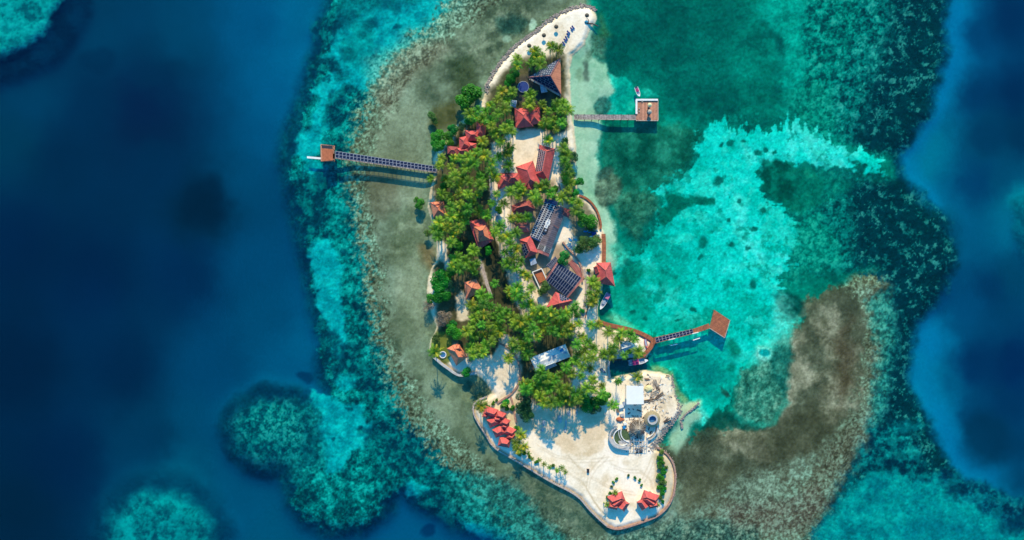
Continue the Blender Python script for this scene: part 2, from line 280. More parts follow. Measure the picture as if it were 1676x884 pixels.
    lagoon = [(1140,235),(1160,215),(1178,200),(1196,212),(1215,215),(1235,200),(1250,215),(1280,205),(1320,212),(1350,220),(1380,235),(1420,245),(1440,262),(1445,285),(1420,280),(1390,275),(1350,275),(1310,272),(1290,268),(1275,258),(1255,262),
        (1240,280),(1245,305),(1255,330),(1290,345),(1305,370),(1308,400),(1300,430),(1290,455),(1270,485),(1275,505),(1292,525),(1280,545),(1270,560),(1240,600),(1215,605),(1206,625),(1195,650),(1180,672),(1160,682),(1145,694),(1140,670),(1125,650),(1112,620),(1095,605),(1062,600),(1056,586),(1075,565),
        (1045,542),(1000,526),(994,500),(1000,460),(1005,430),(1030,420),(1060,400),(1080,370),(1075,345),(1090,330),(1060,310),(1085,298),(1120,290),(1135,262)]
    lm_ = M.mask(lagoon, soft=11, warp=18, fine=10, dx=finger, dy=up, dit=.25)
    M.lay(lagoon, sand_t, [(0,128,112),(0,152,134),(10,172,154)], -2.2, .5, soft=26, warp=26, fine=10, dx=finger, dy=up, dit=.6)
    M.paint(lm_, sand_t, SANDE, -2.2)
    hol = con(n(24,5,163,.7), 2.6); M.paint(lm_*sst(.78,.95,hol)*(.35+.65*sst(1180,1040,M.x)), mid, [(0,112,98),(0,140,122)], None, .6)
    M.paint(lm_*sst(.74,.95,con(n(30,5,167,.65),2.6)), cor, [(40,206,184),(70,216,196)], None, .45)
    M.paint(lm_*sst(.8,1,con(n(11,3,169,.7),2.8))*sst(.5,.8,hol), cor, [(0,120,104),(0,140,122)], None, .55)
    # darker deep green bits of the lagoon
    M.lay([(1000,470),(1030,450),(1050,470),(1060,500),(1100,520),(1160,540),(1120,545),(1060,545),(1010,525),(995,505)], sand_t, [(0,148,128),(0,166,146),(0,178,158)], None, .7, soft=14, warp=12)
    M.lay([(1062,572),(1130,560),(1190,560),(1210,600),(1200,640),(1170,670),(1150,670),(1120,630),(1095,604),(1060,600)], sand_t, [(0,138,124),(0,160,144),(0,176,160)], -3, .8, soft=10, warp=8)
    M.blob(1150,605,30,24, mid, [(0,110,110),(0,126,120)], -3.4, .75, soft=.6, warp=8); M.blob(1145,636,18,16, mid, [(0,116,112),(0,134,124)], None, .6, soft=.6, warp=6)
    M.blob(1200,570,10,16, mid, [(0,110,92),(0,124,100)], None, .8, soft=.5, warp=5, rot=-.4); M.blob(1196,602,6,6, mid, [(0,112,98),(0,120,104)], None, .8, soft=.5, warp=3)
    for (cx,cy,rx,ry) in ((1036,511,5,4),(1055,521,4.5,4),(1110,524,4,3),(1137,507,4,3),(1193,362,4,3),(1235,377,6,4),(1150,395,7,9),(1146,420,4,5),(1232,465,5,8),(1200,400,4,4),(1176,298,7,8),(1080,463,4,6),(1134,505,5,3),
                          (1195,234,6,5),(1181,236,3,4),(1216,232,4,3),(1240,250,8,5),(1253,246,4,3),(1398,266,6,4),(1210,330,4,3),(1030,430,10,6),(1225,405,5,4),(1285,300,5,4),(1250,345,6,5),(1107,452,3,3),(1122,545,3,3)):
        M.blob(cx, cy, rx, ry, cor, [(0,82,76),(0,104,92)], None, .85, soft=.4, warp=3, fine=3)
    M.lay([(1085,300),(1098,318),(1120,322),(1170,322),(1170,334),(1130,334),(1112,345),(1100,360),(1085,372),(1075,350),(1092,336)], cor, [(0,76,66),(0,104,86)], None, .85, soft=3, warp=5, fine=5)
    M.lay([(1160,325),(1140,318),(1128,326),(1140,333),(1170,332)], cor, [(0,92,80),(0,110,94)], None, .7, soft=3, warp=4)
    M.lay([(1018,440),(1045,425),(1052,445),(1035,462),(1020,470)], cor, [(0,92,78),(0,124,100)], None, .75, soft=5, warp=8)
    M.lay([(1050,430),(1080,440),(1110,450),(1120,470),(1080,470),(1055,455)], mid, [(0,140,118),(0,160,138)], None, .6, soft=10, warp=10)
    M.lay([(1020,480),(1050,475),(1070,490),(1060,505),(1030,500)], cor, [(0,104,88),(0,140,116)], None, .6, soft=8, warp=8)
    # green algae between lagoon and the flats, dark pit
    M.lay([(1245,262),(1272,258),(1295,272),(1330,282),(1350,300),(1340,340),(1300,345),(1285,335),(1262,325),(1250,305)], mid, [(0,68,62),(0,88,76),(0,112,96)], -2.5, .9, soft=5, warp=8, fine=6)
    M.lay([(1290,275),(1340,278),(1380,285),(1400,300),(1360,330),(1320,350),(1290,340),(1300,310)], cor*.5+mid*.5, [(0,100,88),(0,128,108),(20,150,120)], None, .6, soft=10, warp=12, fine=7)
    M.lay([(1300,360),(1350,350),(1370,400),(1380,430),(1340,440),(1290,480),(1280,470),(1305,430)], mottle, [(0,104,92),(0,140,120),(30,168,140)], None, .65, soft=9, warp=12, fine=9)
    M.lay([(1262,485),(1290,480),(1310,490),(1320,505),(1312,520),(1290,522),(1275,505)], mid, [(0,58,58),(6,76,70)], -2, .85, soft=6, warp=6)
    # grey-green shoal beside the lagoon
    M.lay([(1215,605),(1240,600),(1268,560),(1290,545),(1290,600),(1290,650),(1270,680),(1245,695),(1222,692),(1200,675),(1205,640)], mottle*.6+mid*.4, [(20,84,76),(44,118,102),(80,150,128),(120,180,156)], -1.2, .9, soft=6, warp=8, fine=6)
    M.lay([(1262,560),(1282,540),(1296,560),(1292,620),(1288,660),(1276,640),(1262,620)], mid, [(0,84,82),(20,110,98)], -1.6, .6, soft=8, warp=8)
    M.lay([(1270,470),(1300,520),(1300,550),(1270,575),(1245,600),(1225,600),(1240,570),(1262,540)], mid, [(60,200,180),(110,214,194)], None, .55, soft=9, warp=12, fine=8)
    M.blob(1250,579,13,14, mid, [(110,216,196),(130,220,200)], -.8, .8, soft=.25, warp=3); M.blob(1251,577,9,6, mid, [(0,150,150),(0,160,158)], None, .95, soft=.3, warp=2)
    M.lay([(1120,655),(1150,668),(1165,685),(1150,696),(1140,690),(1142,670)], mid, [(60,206,184),(90,214,194)], -1, .7, soft=4, warp=4)
    M.lay([(1160,684),(1185,672),(1205,676),(1225,692),(1248,698),(1262,690),(1250,702),(1220,704),(1190,700),(1150,702)], mid, [(0,60,58),(16,78,70)], -1.6, .8, soft=4, warp=5)
    M.lay([(1176,632),(1182,636),(1190,640),(1196,648),(1188,650),(1180,644)], cor, [(30,60,56),(20,80,72)], None, .8, soft=2, warp=3)
    M.lay([(1195,668),(1210,678),(1240,692),(1262,686),(1288,650),(1294,660),(1270,694),(1240,700),(1205,690)], mid, [(0,150,130),(40,170,150)], None, .5, soft=4, warp=5)
    M.blob(1318,508,16,5, mid, [(130,134,108),(110,116,92)], None, .5, soft=.5, warp=5, rot=-.6)
    # bottom-right turquoise
    M.lay([(1300,980),(1330,884),(1350,850),(1380,810),(1420,780),(1470,770),(1540,790),(1600,820),(1640,850),(1676,870),(1740,900),(1740,980)], cor*.45+corb*.3+cloud*.25, [(0,104,116),(0,132,136),(0,152,150),(10,168,162)], -3, .92, soft=14, warp=18, fine=9)
    M.lay([(1420,700),(1470,690),(1500,720),(1520,760),(1540,790),(1500,790),(1440,770),(1400,770)], cor*.6+corb*.4, [(0,40,62),(0,58,76),(0,104,110),(10,156,150)], -3.6, .8, soft=12, warp=16, fine=9)
    M.lay([(1540,770),(1600,790),(1676,820),(1740,840),(1740,860),(1640,850),(1580,820),(1530,790)], cor, [(0,44,74),(0,66,92),(0,104,120)], -4, .7, soft=9, warp=10, fine=8)
    M.blob(1655,862,24,14, cor, [(0,48,76),(0,70,92)], None, .75, soft=.5, warp=10, fine=6)
    M.blob(1560,800,14,9, cor, [(0,56,76),(0,80,92)], None, .5, soft=.5, warp=10, fine=6)
    M.blob(1490,700,26,10, cor, [(0,120,128),(10,160,158)], None, .6, soft=.5, warp=12, fine=8)
    M.lay([(1500,845),(1580,850),(1640,884),(1640,980),(1450,980)], mid, [(0,96,116),(0,120,132)], None, .5, soft=18, warp=18)
    M.lay([(1660,330),(1740,300),(1740,440),(1676,420),(1662,390)], cor, [(0,60,80),(0,92,108)], -5, .6, soft=9, warp=8)
    # pale sand shallows by the eastern beach
    pale = [(958,30),(972,44),(972,66),(968,90),(980,98),(992,104),(996,120),(1012,126),(1006,150),(992,180),(985,196),(984,215),(978,250),(982,280),(996,300),(992,330),(1004,360),(1010,390),(1012,420),(1008,440),(996,440),(980,400),(960,330),(930,300),(925,90)]
    M.lay(pale, cloud*.5+mid*.5, [(128,182,152),(156,200,172),(176,212,184)], -.45, .96, soft=5, warp=6, fine=3)
    M.lay([(996,120),(1014,126),(1030,132),(1046,142),(1062,148),(1076,160),(1040,163),(1040,190),(985,192),(992,165),(1006,150)], mid, [(0,156,138),(0,176,156),(30,190,168)], -2, .9, soft=4, warp=5)
    M.blob(987,174,13,17, mid, [(24,96,90),(50,120,106)], -1.2, .85, soft=.2, warp=5, rot=.5)
    M.blob(1017,150,10,8, mid, [(0,128,118),(0,140,126)], None, .6, soft=.5, warp=5)
    M.lay([(958,40),(963,42),(961,60),(957,76),(953,72),(956,55)], mid, [(86,96,84),(110,116,98)], -.5, .8, soft=3, warp=2)
    M.lay([(970,48),(990,60),(990,98),(972,92),(962,100),(956,92),(960,80),(968,84)], mid, [(60,104,86),(90,132,108)], -.8, .8, soft=5, warp=5)
    M.lay([(954,98),(962,100),(964,120),(962,134),(953,132),(955,112)], mid, [(60,84,76),(84,110,96)], None, .8, soft=3, warp=3, fine=3)
    M.blob(947,122,6,12, mid, [(90,126,100),(120,158,126)], None, .6, soft=.5, warp=4, fine=4)
    M.lay([(979,60),(1000,62),(990,40),(984,20),(980,20)], mid, [(40,84,56),(76,108,66)], -.7, .6, soft=6, warp=3)
    M.blob(996,310,22,26, mid*.5+corb*.5, [(40,70,62),(84,112,92),(110,150,124)], -1, .85, soft=.2, warp=7, fine=4); M.blob(990,285,14,9, mid, [(30,74,70),(50,90,80)], -1.5, .85, soft=.3, warp=5, rot=-.5)
    M.lay([(1005,330),(1040,310),(1070,320),(1075,350),(1050,370),(1045,395),(1025,380),(1010,365)], cor*.5+mid*.5, [(10,74,64),(40,104,84),(70,140,112)], -1.3, .75, soft=7, warp=8, fine=6)
    M.lay([(1000,400),(1015,395),(1030,420),(1015,440),(1004,440)], mid, [(60,190,160),(90,200,170)], -1, .6, soft=6, warp=5)
    M.lay([(988,522),(1004,512),(1030,528),(1044,540),(1020,536)], mid, [(110,196,160),(130,204,170)], -.8, .6, soft=5, warp=4)
    M.lay([(1060,600),(1082,600),(1102,610),(1112,640),(1128,655),(1120,662),(1100,640),(1096,616),(1070,608)], mid, [(120,150,100),(150,170,120)], -.5, .7, soft=3, warp=2)
    M.lay([(1104,650),(1118,660),(1146,656),(1148,662),(1134,674),(1120,684),(1110,690),(1100,670)], cloud, [(150,176,138),(186,200,164)], -.4, .95, soft=5, warp=4)
    M.lay([(1100,700),(1116,682),(1140,672),(1148,680),(1130,700),(1118,730),(1108,745),(1096,735),(1090,715)], cloud, [(140,180,150),(162,200,170)], -.4, .9, soft=6, warp=5)
    M.lay([(708,176),(740,165),(752,190),(735,215),(712,230),(700,210)], mid, [(56,64,34),(84,86,50)], -.4, .7, soft=8, warp=8)
    M.blob(872,40,6,10, mid, [(160,200,176),(170,206,182)], None, .85, soft=.25, warp=3); M.blob(828,65,8,5, mid, [(130,170,146),(150,190,166)], None, .7, soft=.4, warp=5)
    M.blob(725,600,7,22, mid, [(70,96,80),(90,110,90)], None, .3, soft=.4, warp=4)
    # inlet dredged beside the boathouse
    M.lay([(996,590),(1060,586),(1066,604),(1040,610),(1000,618)], mid, [(0,84,96),(0,104,108)], -2.5, .92, soft=2, warp=1, fine=1)

    # fine relief of coral rubble and turf tells in the colour of the bottom
    pm, pw = M.mask(reef, full=False, soft=6, warp=5, fine=2)
    deepk = (sst(-1.9, -1.3, M.d[pw])*.5+.5)*sst(-.5, -.95, M.d[pw])*.85+.15
    M.c[pw] *= (1+pm*deepk*((fine[pw]-.5)*.17+(corf[pw]-.5)*.15-(spk[pw])*.08))[..., None]
    M.c = np.clip(M.c, 0, 255);
    # ------------------------------------------------ dry land
    g = sdf_grid(LAND)
    sd = samp(g, M.x+M.fa*1.6, M.y+M.fb*1.6); M.sd = sd
    grain = con(n(2.4,2,171,.8), 1.2)
    wet = sst(-3.0, 3.0, sd)
    M.paint(sst(-1.2, 1.2, sd), cloud*.35+mid*.35+grain*.3, [(212,201,176),(234,226,206),(244,238,223),(249,245,236)])
    # worn, damp, planted ground; some patches have shade painted into the colour
    def soil_or_shade(pl, cols, op=.85, soft=5, warp=6, t=None): 
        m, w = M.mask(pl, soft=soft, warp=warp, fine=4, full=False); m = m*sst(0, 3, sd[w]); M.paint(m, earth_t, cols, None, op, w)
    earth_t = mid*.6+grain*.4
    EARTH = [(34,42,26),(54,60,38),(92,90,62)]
    soil_or_shade([(800,150),(835,110),(850,100),(925,90),(928,160),(932,215),(905,225),(890,215),(840,215),(800,250),(806,300),(812,360),(835,430),(858,490),(900,510),(930,510),(940,560),(935,640),(990,660),(940,670),(870,660),(850,640),(852,600),
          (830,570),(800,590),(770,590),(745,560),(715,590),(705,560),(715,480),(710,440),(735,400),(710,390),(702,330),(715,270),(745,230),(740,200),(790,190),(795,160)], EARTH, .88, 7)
    soil_or_shade([(920,240),(938,245),(945,320),(975,345),(982,372),(960,410),(938,380),(925,330),(915,280)], EARTH, .6, 5)
    soil_or_shade([(955,445),(990,450),(978,500),(955,520)], EARTH, .6, 4)
    soil_or_shade([(708,540),(738,545),(742,565),(735,600),(715,590),(706,570)], [(88,108,44),(116,132,62)], .9, 3)
    soil_or_shade([(862,120),(880,120),(905,158),(890,170),(845,168),(848,140)], [(60,62,64),(84,84,84)], .8, 4)
    soil_or_shade([(792,395),(812,400),(832,440),(846,470),(838,500),(815,500),(795,470),(782,440)], [(34,40,34),(50,56,42),(70,72,54)], .85, 5)  # shade over the grove lane, painted into the ground as a darker tone
    soil_or_shade([(735,395),(765,385),(780,420),(760,430),(738,425)], [(34,44,34),(54,60,42),(74,78,56)], .8, 5)
    soil_or_shade([(832,300),(905,296),(912,330),(884,400),(905,425),(900,470),(870,470),(850,420),(838,360)], [(96,92,80),(124,116,98),(150,140,116)], .75, 5)  # yard ground between the halls, greyed to paint in the shade there
    soil_or_shade([(905,400),(925,395),(950,430),(958,460),(935,500),(900,505),(885,480),(905,450)], [(110,98,82),(140,124,100),(168,150,122)], .7, 5)  # tan ground round the broad roof, darkened with painted shade
    # pale sand lanes kept open
    LANE = [(208,198,174),(230,222,200),(242,236,218)]
    for pl, o in (([(838,222),(884,228),(878,262),(850,276),(838,262),(800,262),(806,232)], .95), ([(836,214),(880,214),(886,240),(876,262),(840,262)], .9),
               ([(806,262),(812,262),(812,300),(818,360),(836,420),(852,470),(880,540),(872,560),(846,500),(826,440),(806,380),(801,320)], .8),
               ([(716,395),(728,388),(734,420),(738,445),(728,440),(720,420)], .9), ([(745,485),(756,476),(768,490),(768,525),(750,525)], .9),
               ([(783,425),(790,425),(800,465),(795,470),(786,445)], .7), ([(818,545),(850,555),(852,600),(848,630),(842,640),(800,632),(770,612),(775,590),(806,580),(820,565)], .95),
               ([(705,310),(712,310),(712,335),(704,335)], .7), ([(950,440),(962,440),(966,480),(972,530),(955,540),(950,500)], .9),
               ([(925,400),(945,385),(965,430),(980,430),(960,450),(945,440)], .9), ([(955,540),(980,535),(1060,560),(1058,580),(1000,588),(1000,620),(985,640),(975,600),(975,560),(960,560)], .98),
               ([(755,195),(765,192),(762,215),(756,222)], .8), ([(826,260),(838,268),(832,285),(818,280)], .7), ([(900,225),(935,215),(938,240),(905,240)], .6)):
        soil_or_shade(pl, LANE, o, 3, 3)
    # packed tan pad and smooth white pads on the southern building site
    soil_or_shade([(868,668),(988,668),(1000,700),(985,740),(962,745),(930,744),(880,722),(872,700)], [(196,176,142),(214,196,162),(224,208,178)], .75, 3, 3)
    soil_or_shade([(873,716),(902,720),(918,735),(922,752),(880,745),(868,730)], [(240,234,216),(244,240,226)], .8, 2, 1)
    soil_or_shade([(1012,772),(1040,770),(1050,790),(1044,806),(1020,810),(1006,790)], [(238,234,222),(246,242,232)], .6, 6, 4)
    soil_or_shade([(1070,740),(1086,736),(1102,765),(1100,815),(1080,825),(1072,790)], [(150,140,104),(190,176,140)], .5, 4, 4)
    soil_or_shade([(1060,612),(1100,618),(1112,665),(1090,700),(1070,690),(1060,650)], [(204,184,154),(228,210,182),(238,224,200)], .6, 5, 5)
    soil_or_shade([(775,665),(800,652),(850,650),(880,700),(850,720),(800,700)], [(170,160,118),(206,192,154)], .5, 5, 4)
    # wheel tracks and raked lines on the open southern sand
    for pts in ([(930,745),(945,762),(960,775),(985,788),(1010,800),(1035,806)], [(990,745),(975,760),(962,780),(960,800),(975,825),(992,845)], [(900,760),(930,772),(955,790),(968,812),(982,836)],
                [(1000,760),(1020,768),(1045,770),(1062,782),(1068,800)], [(880,728),(905,742),(935,752),(968,752),(998,748)], [(1085,700),(1076,725),(1068,745),(1060,765),(1050,785)], [(1068,640),(1084,655),(1090,672),(1084,690)]):
        for off in (0, 5.5): M.line([(x+off*.7, y+off) for x, y in pts], 1.6, (190,172,140), .3)
    for (cx, cy, r) in ((960,770,16),(1000,782,10),(950,742,12),(1020,758,9),(1050,748,8),(905,752,8),(1035,835,10),(985,815,9),(1088,640,12),(1075,672,10)):
        M.blob(cx, cy, r, r*.7, mid, [(204,188,156),(238,230,212)], None, .5, soft=.6, warp=9, fine=5)
    damp = sst(7, 0, sd)*sst(-1, 1, sd)
    M.paint(damp, grain, [(176,160,122),(196,182,146)], None, .55)
    # the bottom changes height gradually even where its colour breaks sharply
    def box(a, r):
        for ax_ in (0, 1):
            p = np.concatenate([np.repeat(np.take(a, [0], ax_), r+1, ax_), a, np.repeat(np.take(a, [-1], ax_), r, ax_)], ax_)
            cs = np.cumsum(p.astype(np.float64), ax_); n_ = a.shape[ax_]
            a = ((np.take(cs, range(2*r+1, 2*r+1+n_), ax_)-np.take(cs, range(0, n_), ax_))/(2*r+1)).astype(np.float32)
        return a
    M.d = box(box(M.d, 7), 7)
    # terrain height in metres
    zl = 0.15+1.05*sst(0, 9, sd)+.16*(n(16,3,181)-.5)
    zs = np.minimum(M.d, -.12)
    rough = ((n(12,5,61,.75)-.5)*.7+(n(4.5,3,66,.7)-.5)*.22)*sst(-.6,-3,zs)*sst(-9,-6,zs)
    zs = zs+rough
    near = sst(0, -14, sd)
    zs = -.12+(zs+.12)*near
    M.z = np.where(sd > 0, zl, np.minimum(zs, -.05+0*zs))
    inl = M.mask([(996,590),(1060,586),(1066,604),(1040,610),(1000,618)], soft=2, warp=0, fine=0)
    M.z = np.where((sd < 0) & (inl > .3), -1.6, M.z)
    return M
#MAPEND
# ================================================================== scene, helpers
scn = bpy.context.scene
COL = bpy.data.collections.new("Island"); scn.collection.children.link(COL)
rnd = random.Random(11)
R = math.radians
GZ = 1.15                                  # ground level of the island

def P(px, py, z=0.0):
    x, y = wxy(px, py, z); return Vector((x, y, z))

def s2l(c):
    return tuple((v/255/12.92 if v/255 <= .04045 else ((v/255+.055)/1.055)**2.4) for v in c)

def node_mat(name, col, rough=.8, var=.25, vscale=1.5, col2=None, stripes=None, spec=.3, bump=0., metallic=0., objvar=0., trans=0., stripe_dark=.7, transcol=None, uvnoise=False):
    m = bpy.data.materials.new(name); m.use_nodes = True
    nt = m.node_tree; N = nt.nodes; L = nt.links
    b = N["Principled BSDF"]; b.inputs["Roughness"].default_value = rough
    b.inputs["Specular IOR Level"].default_value = spec; b.inputs["Metallic"].default_value = metallic
    tc = N.new("ShaderNodeTexCoord")
    no = N.new("ShaderNodeTexNoise"); no.inputs["Scale"].default_value = vscale; no.inputs["Detail"].default_value = 5; no.inputs["Roughness"].default_value = .65
    L.new(tc.outputs["Object"], no.inputs["Vector"])
    cr = N.new("ShaderNodeValToRGB")
    c2 = col2 if col2 else tuple(v*(1-var) for v in col)
    c1 = tuple(min(1, v*(1+var*.5)) for v in col)
    cr.color_ramp.elements[0].position = .3; cr.color_ramp.elements[0].color = (*c2, 1)
    cr.color_ramp.elements[1].position = .68; cr.color_ramp.elements[1].color = (*c1, 1)
    L.new(no.outputs["Fac"], cr.inputs["Fac"])
    out = cr.outputs["Color"]
    if stripes:                            # (scale per metre, along u or v)
        uv = N.new("ShaderNodeUVMap"); sep = N.new("ShaderNodeSeparateXYZ"); L.new(uv.outputs["UV"], sep.inputs[0])
        mu = N.new("ShaderNodeMath"); mu.operation = 'MULTIPLY'; mu.inputs[1].default_value = stripes[0]
        L.new(sep.outputs["X" if stripes[1] == 'u' else "Y"], mu.inputs[0])
        fr = N.new("ShaderNodeMath"); fr.operation = 'FRACT'; L.new(mu.outputs[0], fr.inputs[0])
        pp = N.new("ShaderNodeMath"); pp.operation = 'PINGPONG'; pp.inputs[1].default_value = .5; L.new(fr.outputs[0], pp.inputs[0])
        r2 = N.new("ShaderNodeValToRGB"); r2.color_ramp.elements[0].position = .08; r2.color_ramp.elements[0].color = (stripe_dark,)*3+(1,)
        r2.color_ramp.elements[1].position = .22; r2.color_ramp.elements[1].color = (1, 1, 1, 1)
        L.new(pp.outputs[0], r2.inputs["Fac"])
        # board to board tone
        fl = N.new("ShaderNodeMath"); fl.operation = 'FLOOR'; L.new(mu.outputs[0], fl.inputs[0])
        wn = N.new("ShaderNodeTexWhiteNoise"); wn.noise_dimensions = '1D'; L.new(fl.outputs[0], wn.inputs["W"])
        mr = N.new("ShaderNodeMapRange"); mr.inputs["To Min"].default_value = 1-var*.6; mr.inputs["To Max"].default_value = 1+var*.3; L.new(wn.outputs["Value"], mr.inputs["Value"])
        mx = N.new("ShaderNodeMixRGB"); mx.blend_type = 'MULTIPLY'; mx.inputs["Fac"].default_value = 1; L.new(out, mx.inputs["Color1"]); L.new(r2.outputs["Color"], mx.inputs["Color2"])
        mx2 = N.new("ShaderNodeMixRGB"); mx2.blend_type = 'MULTIPLY'; mx2.inputs["Fac"].default_value = 1; L.new(mx.outputs["Color"], mx2.inputs["Color1"]); L.new(mr.outputs["Result"], mx2.inputs["Color2"])
        out = mx2.outputs["Color"]
        if bump:
            bp = N.new("ShaderNodeBump"); bp.inputs["Strength"].default_value = bump; bp.inputs["Distance"].default_value = .05
            L.new(pp.outputs[0], bp.inputs["Height"]); L.new(bp.outputs["Normal"], b.inputs["Normal"])
    elif bump:
        n2 = N.new("ShaderNodeTexNoise"); n2.inputs["Scale"].default_value = vscale*3; n2.inputs["Detail"].default_value = 4; L.new(tc.outputs["Object"], n2.inputs["Vector"])
        bp = N.new("ShaderNodeBump"); bp.inputs["Strength"].default_value = bump; bp.inputs["Distance"].default_value = .2
        L.new(n2.outputs["Fac"], bp.inputs["Height"]); L.new(bp.outputs["Normal"], b.inputs["Normal"])
    if objvar:
        oi = N.new("ShaderNodeObjectInfo")
        hs = N.new("ShaderNodeHueSaturation")
        m1 = N.new("ShaderNodeMapRange"); m1.inputs["To Min"].default_value = .5-objvar*.035; m1.inputs["To Max"].default_value = .5+objvar*.09; L.new(oi.outputs["Random"], m1.inputs["Value"])
        w2 = N.new("ShaderNodeTexWhiteNoise"); w2.noise_dimensions = '1D'; L.new(oi.outputs["Random"], w2.inputs["W"])
        m2 = N.new("ShaderNodeMapRange"); m2.inputs["To Min"].default_value = 1-objvar*.5; m2.inputs["To Max"].default_value = 1+objvar*.45; L.new(w2.outputs["Value"], m2.inputs["Value"])
        L.new(m1.outputs["Result"], hs.inputs["Hue"]); L.new(m2.outputs["Result"], hs.inputs["Value"]); L.new(out, hs.inputs["Color"]); out = hs.outputs["Color"]
    L.new(out, b.inputs["Base Color"])
    if trans:
        tr = N.new("ShaderNodeBsdfTranslucent"); mix = N.new("ShaderNodeMixShader"); mix.inputs["Fac"].default_value = trans
        g = N.new("ShaderNodeMixRGB"); g.blend_type = 'MULTIPLY'; g.inputs["Fac"].default_value = 1; g.inputs["Color2"].default_value = (*(transcol or (1.3, 1.2, .5)), 1)
        L.new(out, g.inputs["Color1"]); L.new(g.outputs["Color"], tr.inputs["Color"])
        L.new(b.outputs[0], mix.inputs[1]); L.new(tr.outputs[0], mix.inputs[2]); L.new(mix.outputs[0], N["Material Output"].inputs["Surface"])
    return m

MT = {}
MT['roof_red'] = node_mat("roof_red", (.70, .115, .09), .75, .28, .5, stripes=(2.6, 'u'), bump=.35, stripe_dark=.8, col2=(.50, .075, .065))
MT['roof_orange'] = node_mat("roof_orange", (.74, .24, .11), .75, .25, .5, stripes=(2.6, 'u'), bump=.3, stripe_dark=.82, col2=(.60, .18, .09))
MT['roof_red_dark'] = node_mat("roof_red_dark", (.36, .07, .055), .8, .35, .6, stripes=(2.6, 'u'), bump=.3, stripe_dark=.75, col2=(.27, .07, .06))  # darker copy of the red, with the shade on some roofs put in
MT['roof_pink'] = node_mat("roof_pink", (.42, .14, .11), .8, .3, .6, stripes=(2.6, 'u'), bump=.3)
MT['roof_grey'] = node_mat("roof_grey", (.17, .13, .13), .6, .3, .5, stripes=(1.1, 'u'), bump=.5, stripe_dark=.6)
MT['roof_white'] = node_mat("roof_white", (.76, .74, .66), .5, .12, .4, stripes=(1.3, 'u'), bump=.2, stripe_dark=.88)
MT['roof_blue'] = node_mat("roof_blue", (.03, .06, .15), .45, .3, .8, stripes=(1.0, 'u'), bump=.2, stripe_dark=.7)
MT['roof_palegrey'] = node_mat("roof_palegrey", (.36, .42, .48), .5, .2, .6, stripes=(1.2, 'u'), bump=.2)
MT['ridge'] = node_mat("ridge", (.52, .13, .09), .8, .3, 1.)
MT['wall'] = node_mat("wall", (.62, .55, .44), .9, .15, .8)
MT['wall_wood'] = node_mat("wall_wood", (.26, .13, .07), .8, .3, 1.2)
MT['plank'] = node_mat("plank", (.56, .24, .13), .85, .5, .9, stripes=(3.2, 'v'), bump=.3, stripe_dark=.55, col2=(.42, .18, .10))
MT['plank_red'] = node_mat("plank_red", (.42, .13, .05), .85, .4, .7, stripes=(3.4, 'v'), bump=.3, stripe_dark=.62, col2=(.25, .08, .04))
MT['plank_grey'] = node_mat("plank_grey", (.42, .33, .27), .9, .55, 1.2, stripes=(2.2, 'v'), bump=.3, stripe_dark=.5)
MT['wood'] = node_mat("wood", (.22, .14, .085), .85, .4, 2.)
MT['wood_dark'] = node_mat("wood_dark", (.09, .06, .045), .85, .4, 2.)
MT['wood_pale'] = node_mat("wood_pale", (.44, .35, .25), .85, .35, 2.)
MT['thatch'] = node_mat("thatch", (.42, .31, .16), .95, .5, 2.5, bump=.8)
MT['thatch_dark'] = node_mat("thatch_dark", (.13, .10, .065), .95, .5, 3., bump=.8)
MT['white'] = node_mat("white_paint", (.80, .74, .62), .5, .12, 1.)
MT['membrane'] = node_mat("white_membrane", (.84, .77, .64), .6, .06, .5)
MT['concrete'] = node_mat("concrete", (.50, .45, .38), .9, .3, 1., bump=.4)
MT['seawall'] = node_mat("seawall", (.46, .36, .28), .95, .45, 1.2, bump=.7)
MT['seawall_pink'] = node_mat("seawall_pink", (.44, .24, .16), .95, .45, 1.2, bump=.7)
MT['rock'] = node_mat("rock", (.34, .27, .21), .95, .5, .5, bump=1., col2=(.16, .125, .10))
MT['frame'] = node_mat("panel_frame", (.34, .34, .36), .35, .1, 1., spec=.5)
MT['frame_dim'] = node_mat("panel_frame_dim", (.24, .24, .25), .45, .1, 1.)
MT['cell'] = node_mat("solar_cell", (.008, .018, .05), .6, .4, .7, spec=.12)
MT['cell_dark'] = node_mat("solar_cell_dark", (.008, .010, .02), .6, .4, .7, spec=.12)
MT['navy'] = node_mat("navy_cloth", (.02, .05, .20), .8, .2, 2.)
MT['blue'] = node_mat("blue_plastic", (.02, .22, .48), .4, .15, 1.5)
MT['teal'] = node_mat("teal_plastic", (.03, .36, .50), .4, .15, 1.5)
MT['red'] = node_mat("red_plastic", (.55, .03, .035), .45, .15, 1.5)
MT['magenta'] = node_mat("magenta_canvas", (.38, .03, .12), .7, .2, 1.5)
MT['pink'] = node_mat("pink_canvas", (.62, .18, .26), .7, .2, 1.5)
MT['hull'] = node_mat("boat_hull", (.80, .76, .68), .3, .08, 1.)
MT['hull_in'] = node_mat("boat_inside", (.36, .38, .42), .5, .2, 1.)
MT['metal'] = node_mat("metal", (.42, .43, .44), .4, .15, 2., metallic=.3)
MT['dark'] = node_mat("dark_paint", (.03, .03, .035), .6, .2, 2.)
MT['sandpile'] = node_mat("yellow_sand", (.70, .58, .28), .95, .15, 1.5, bump=.4)
MT['pool'] = node_mat("pool_water", (.05, .16, .30), .06, .15, 1., spec=.6)
MT['pond'] = node_mat("pond_water", (.10, .13, .035), .1, .4, 1.2, spec=.5, col2=(.04, .07, .03))
MT['terra'] = node_mat("terracotta", (.46, .13, .05), .85, .3, 1.)
MT['frond'] = node_mat("palm_frond", (.20, .32, .016), .55, .6, .3, spec=.25, objvar=.7, trans=.25)
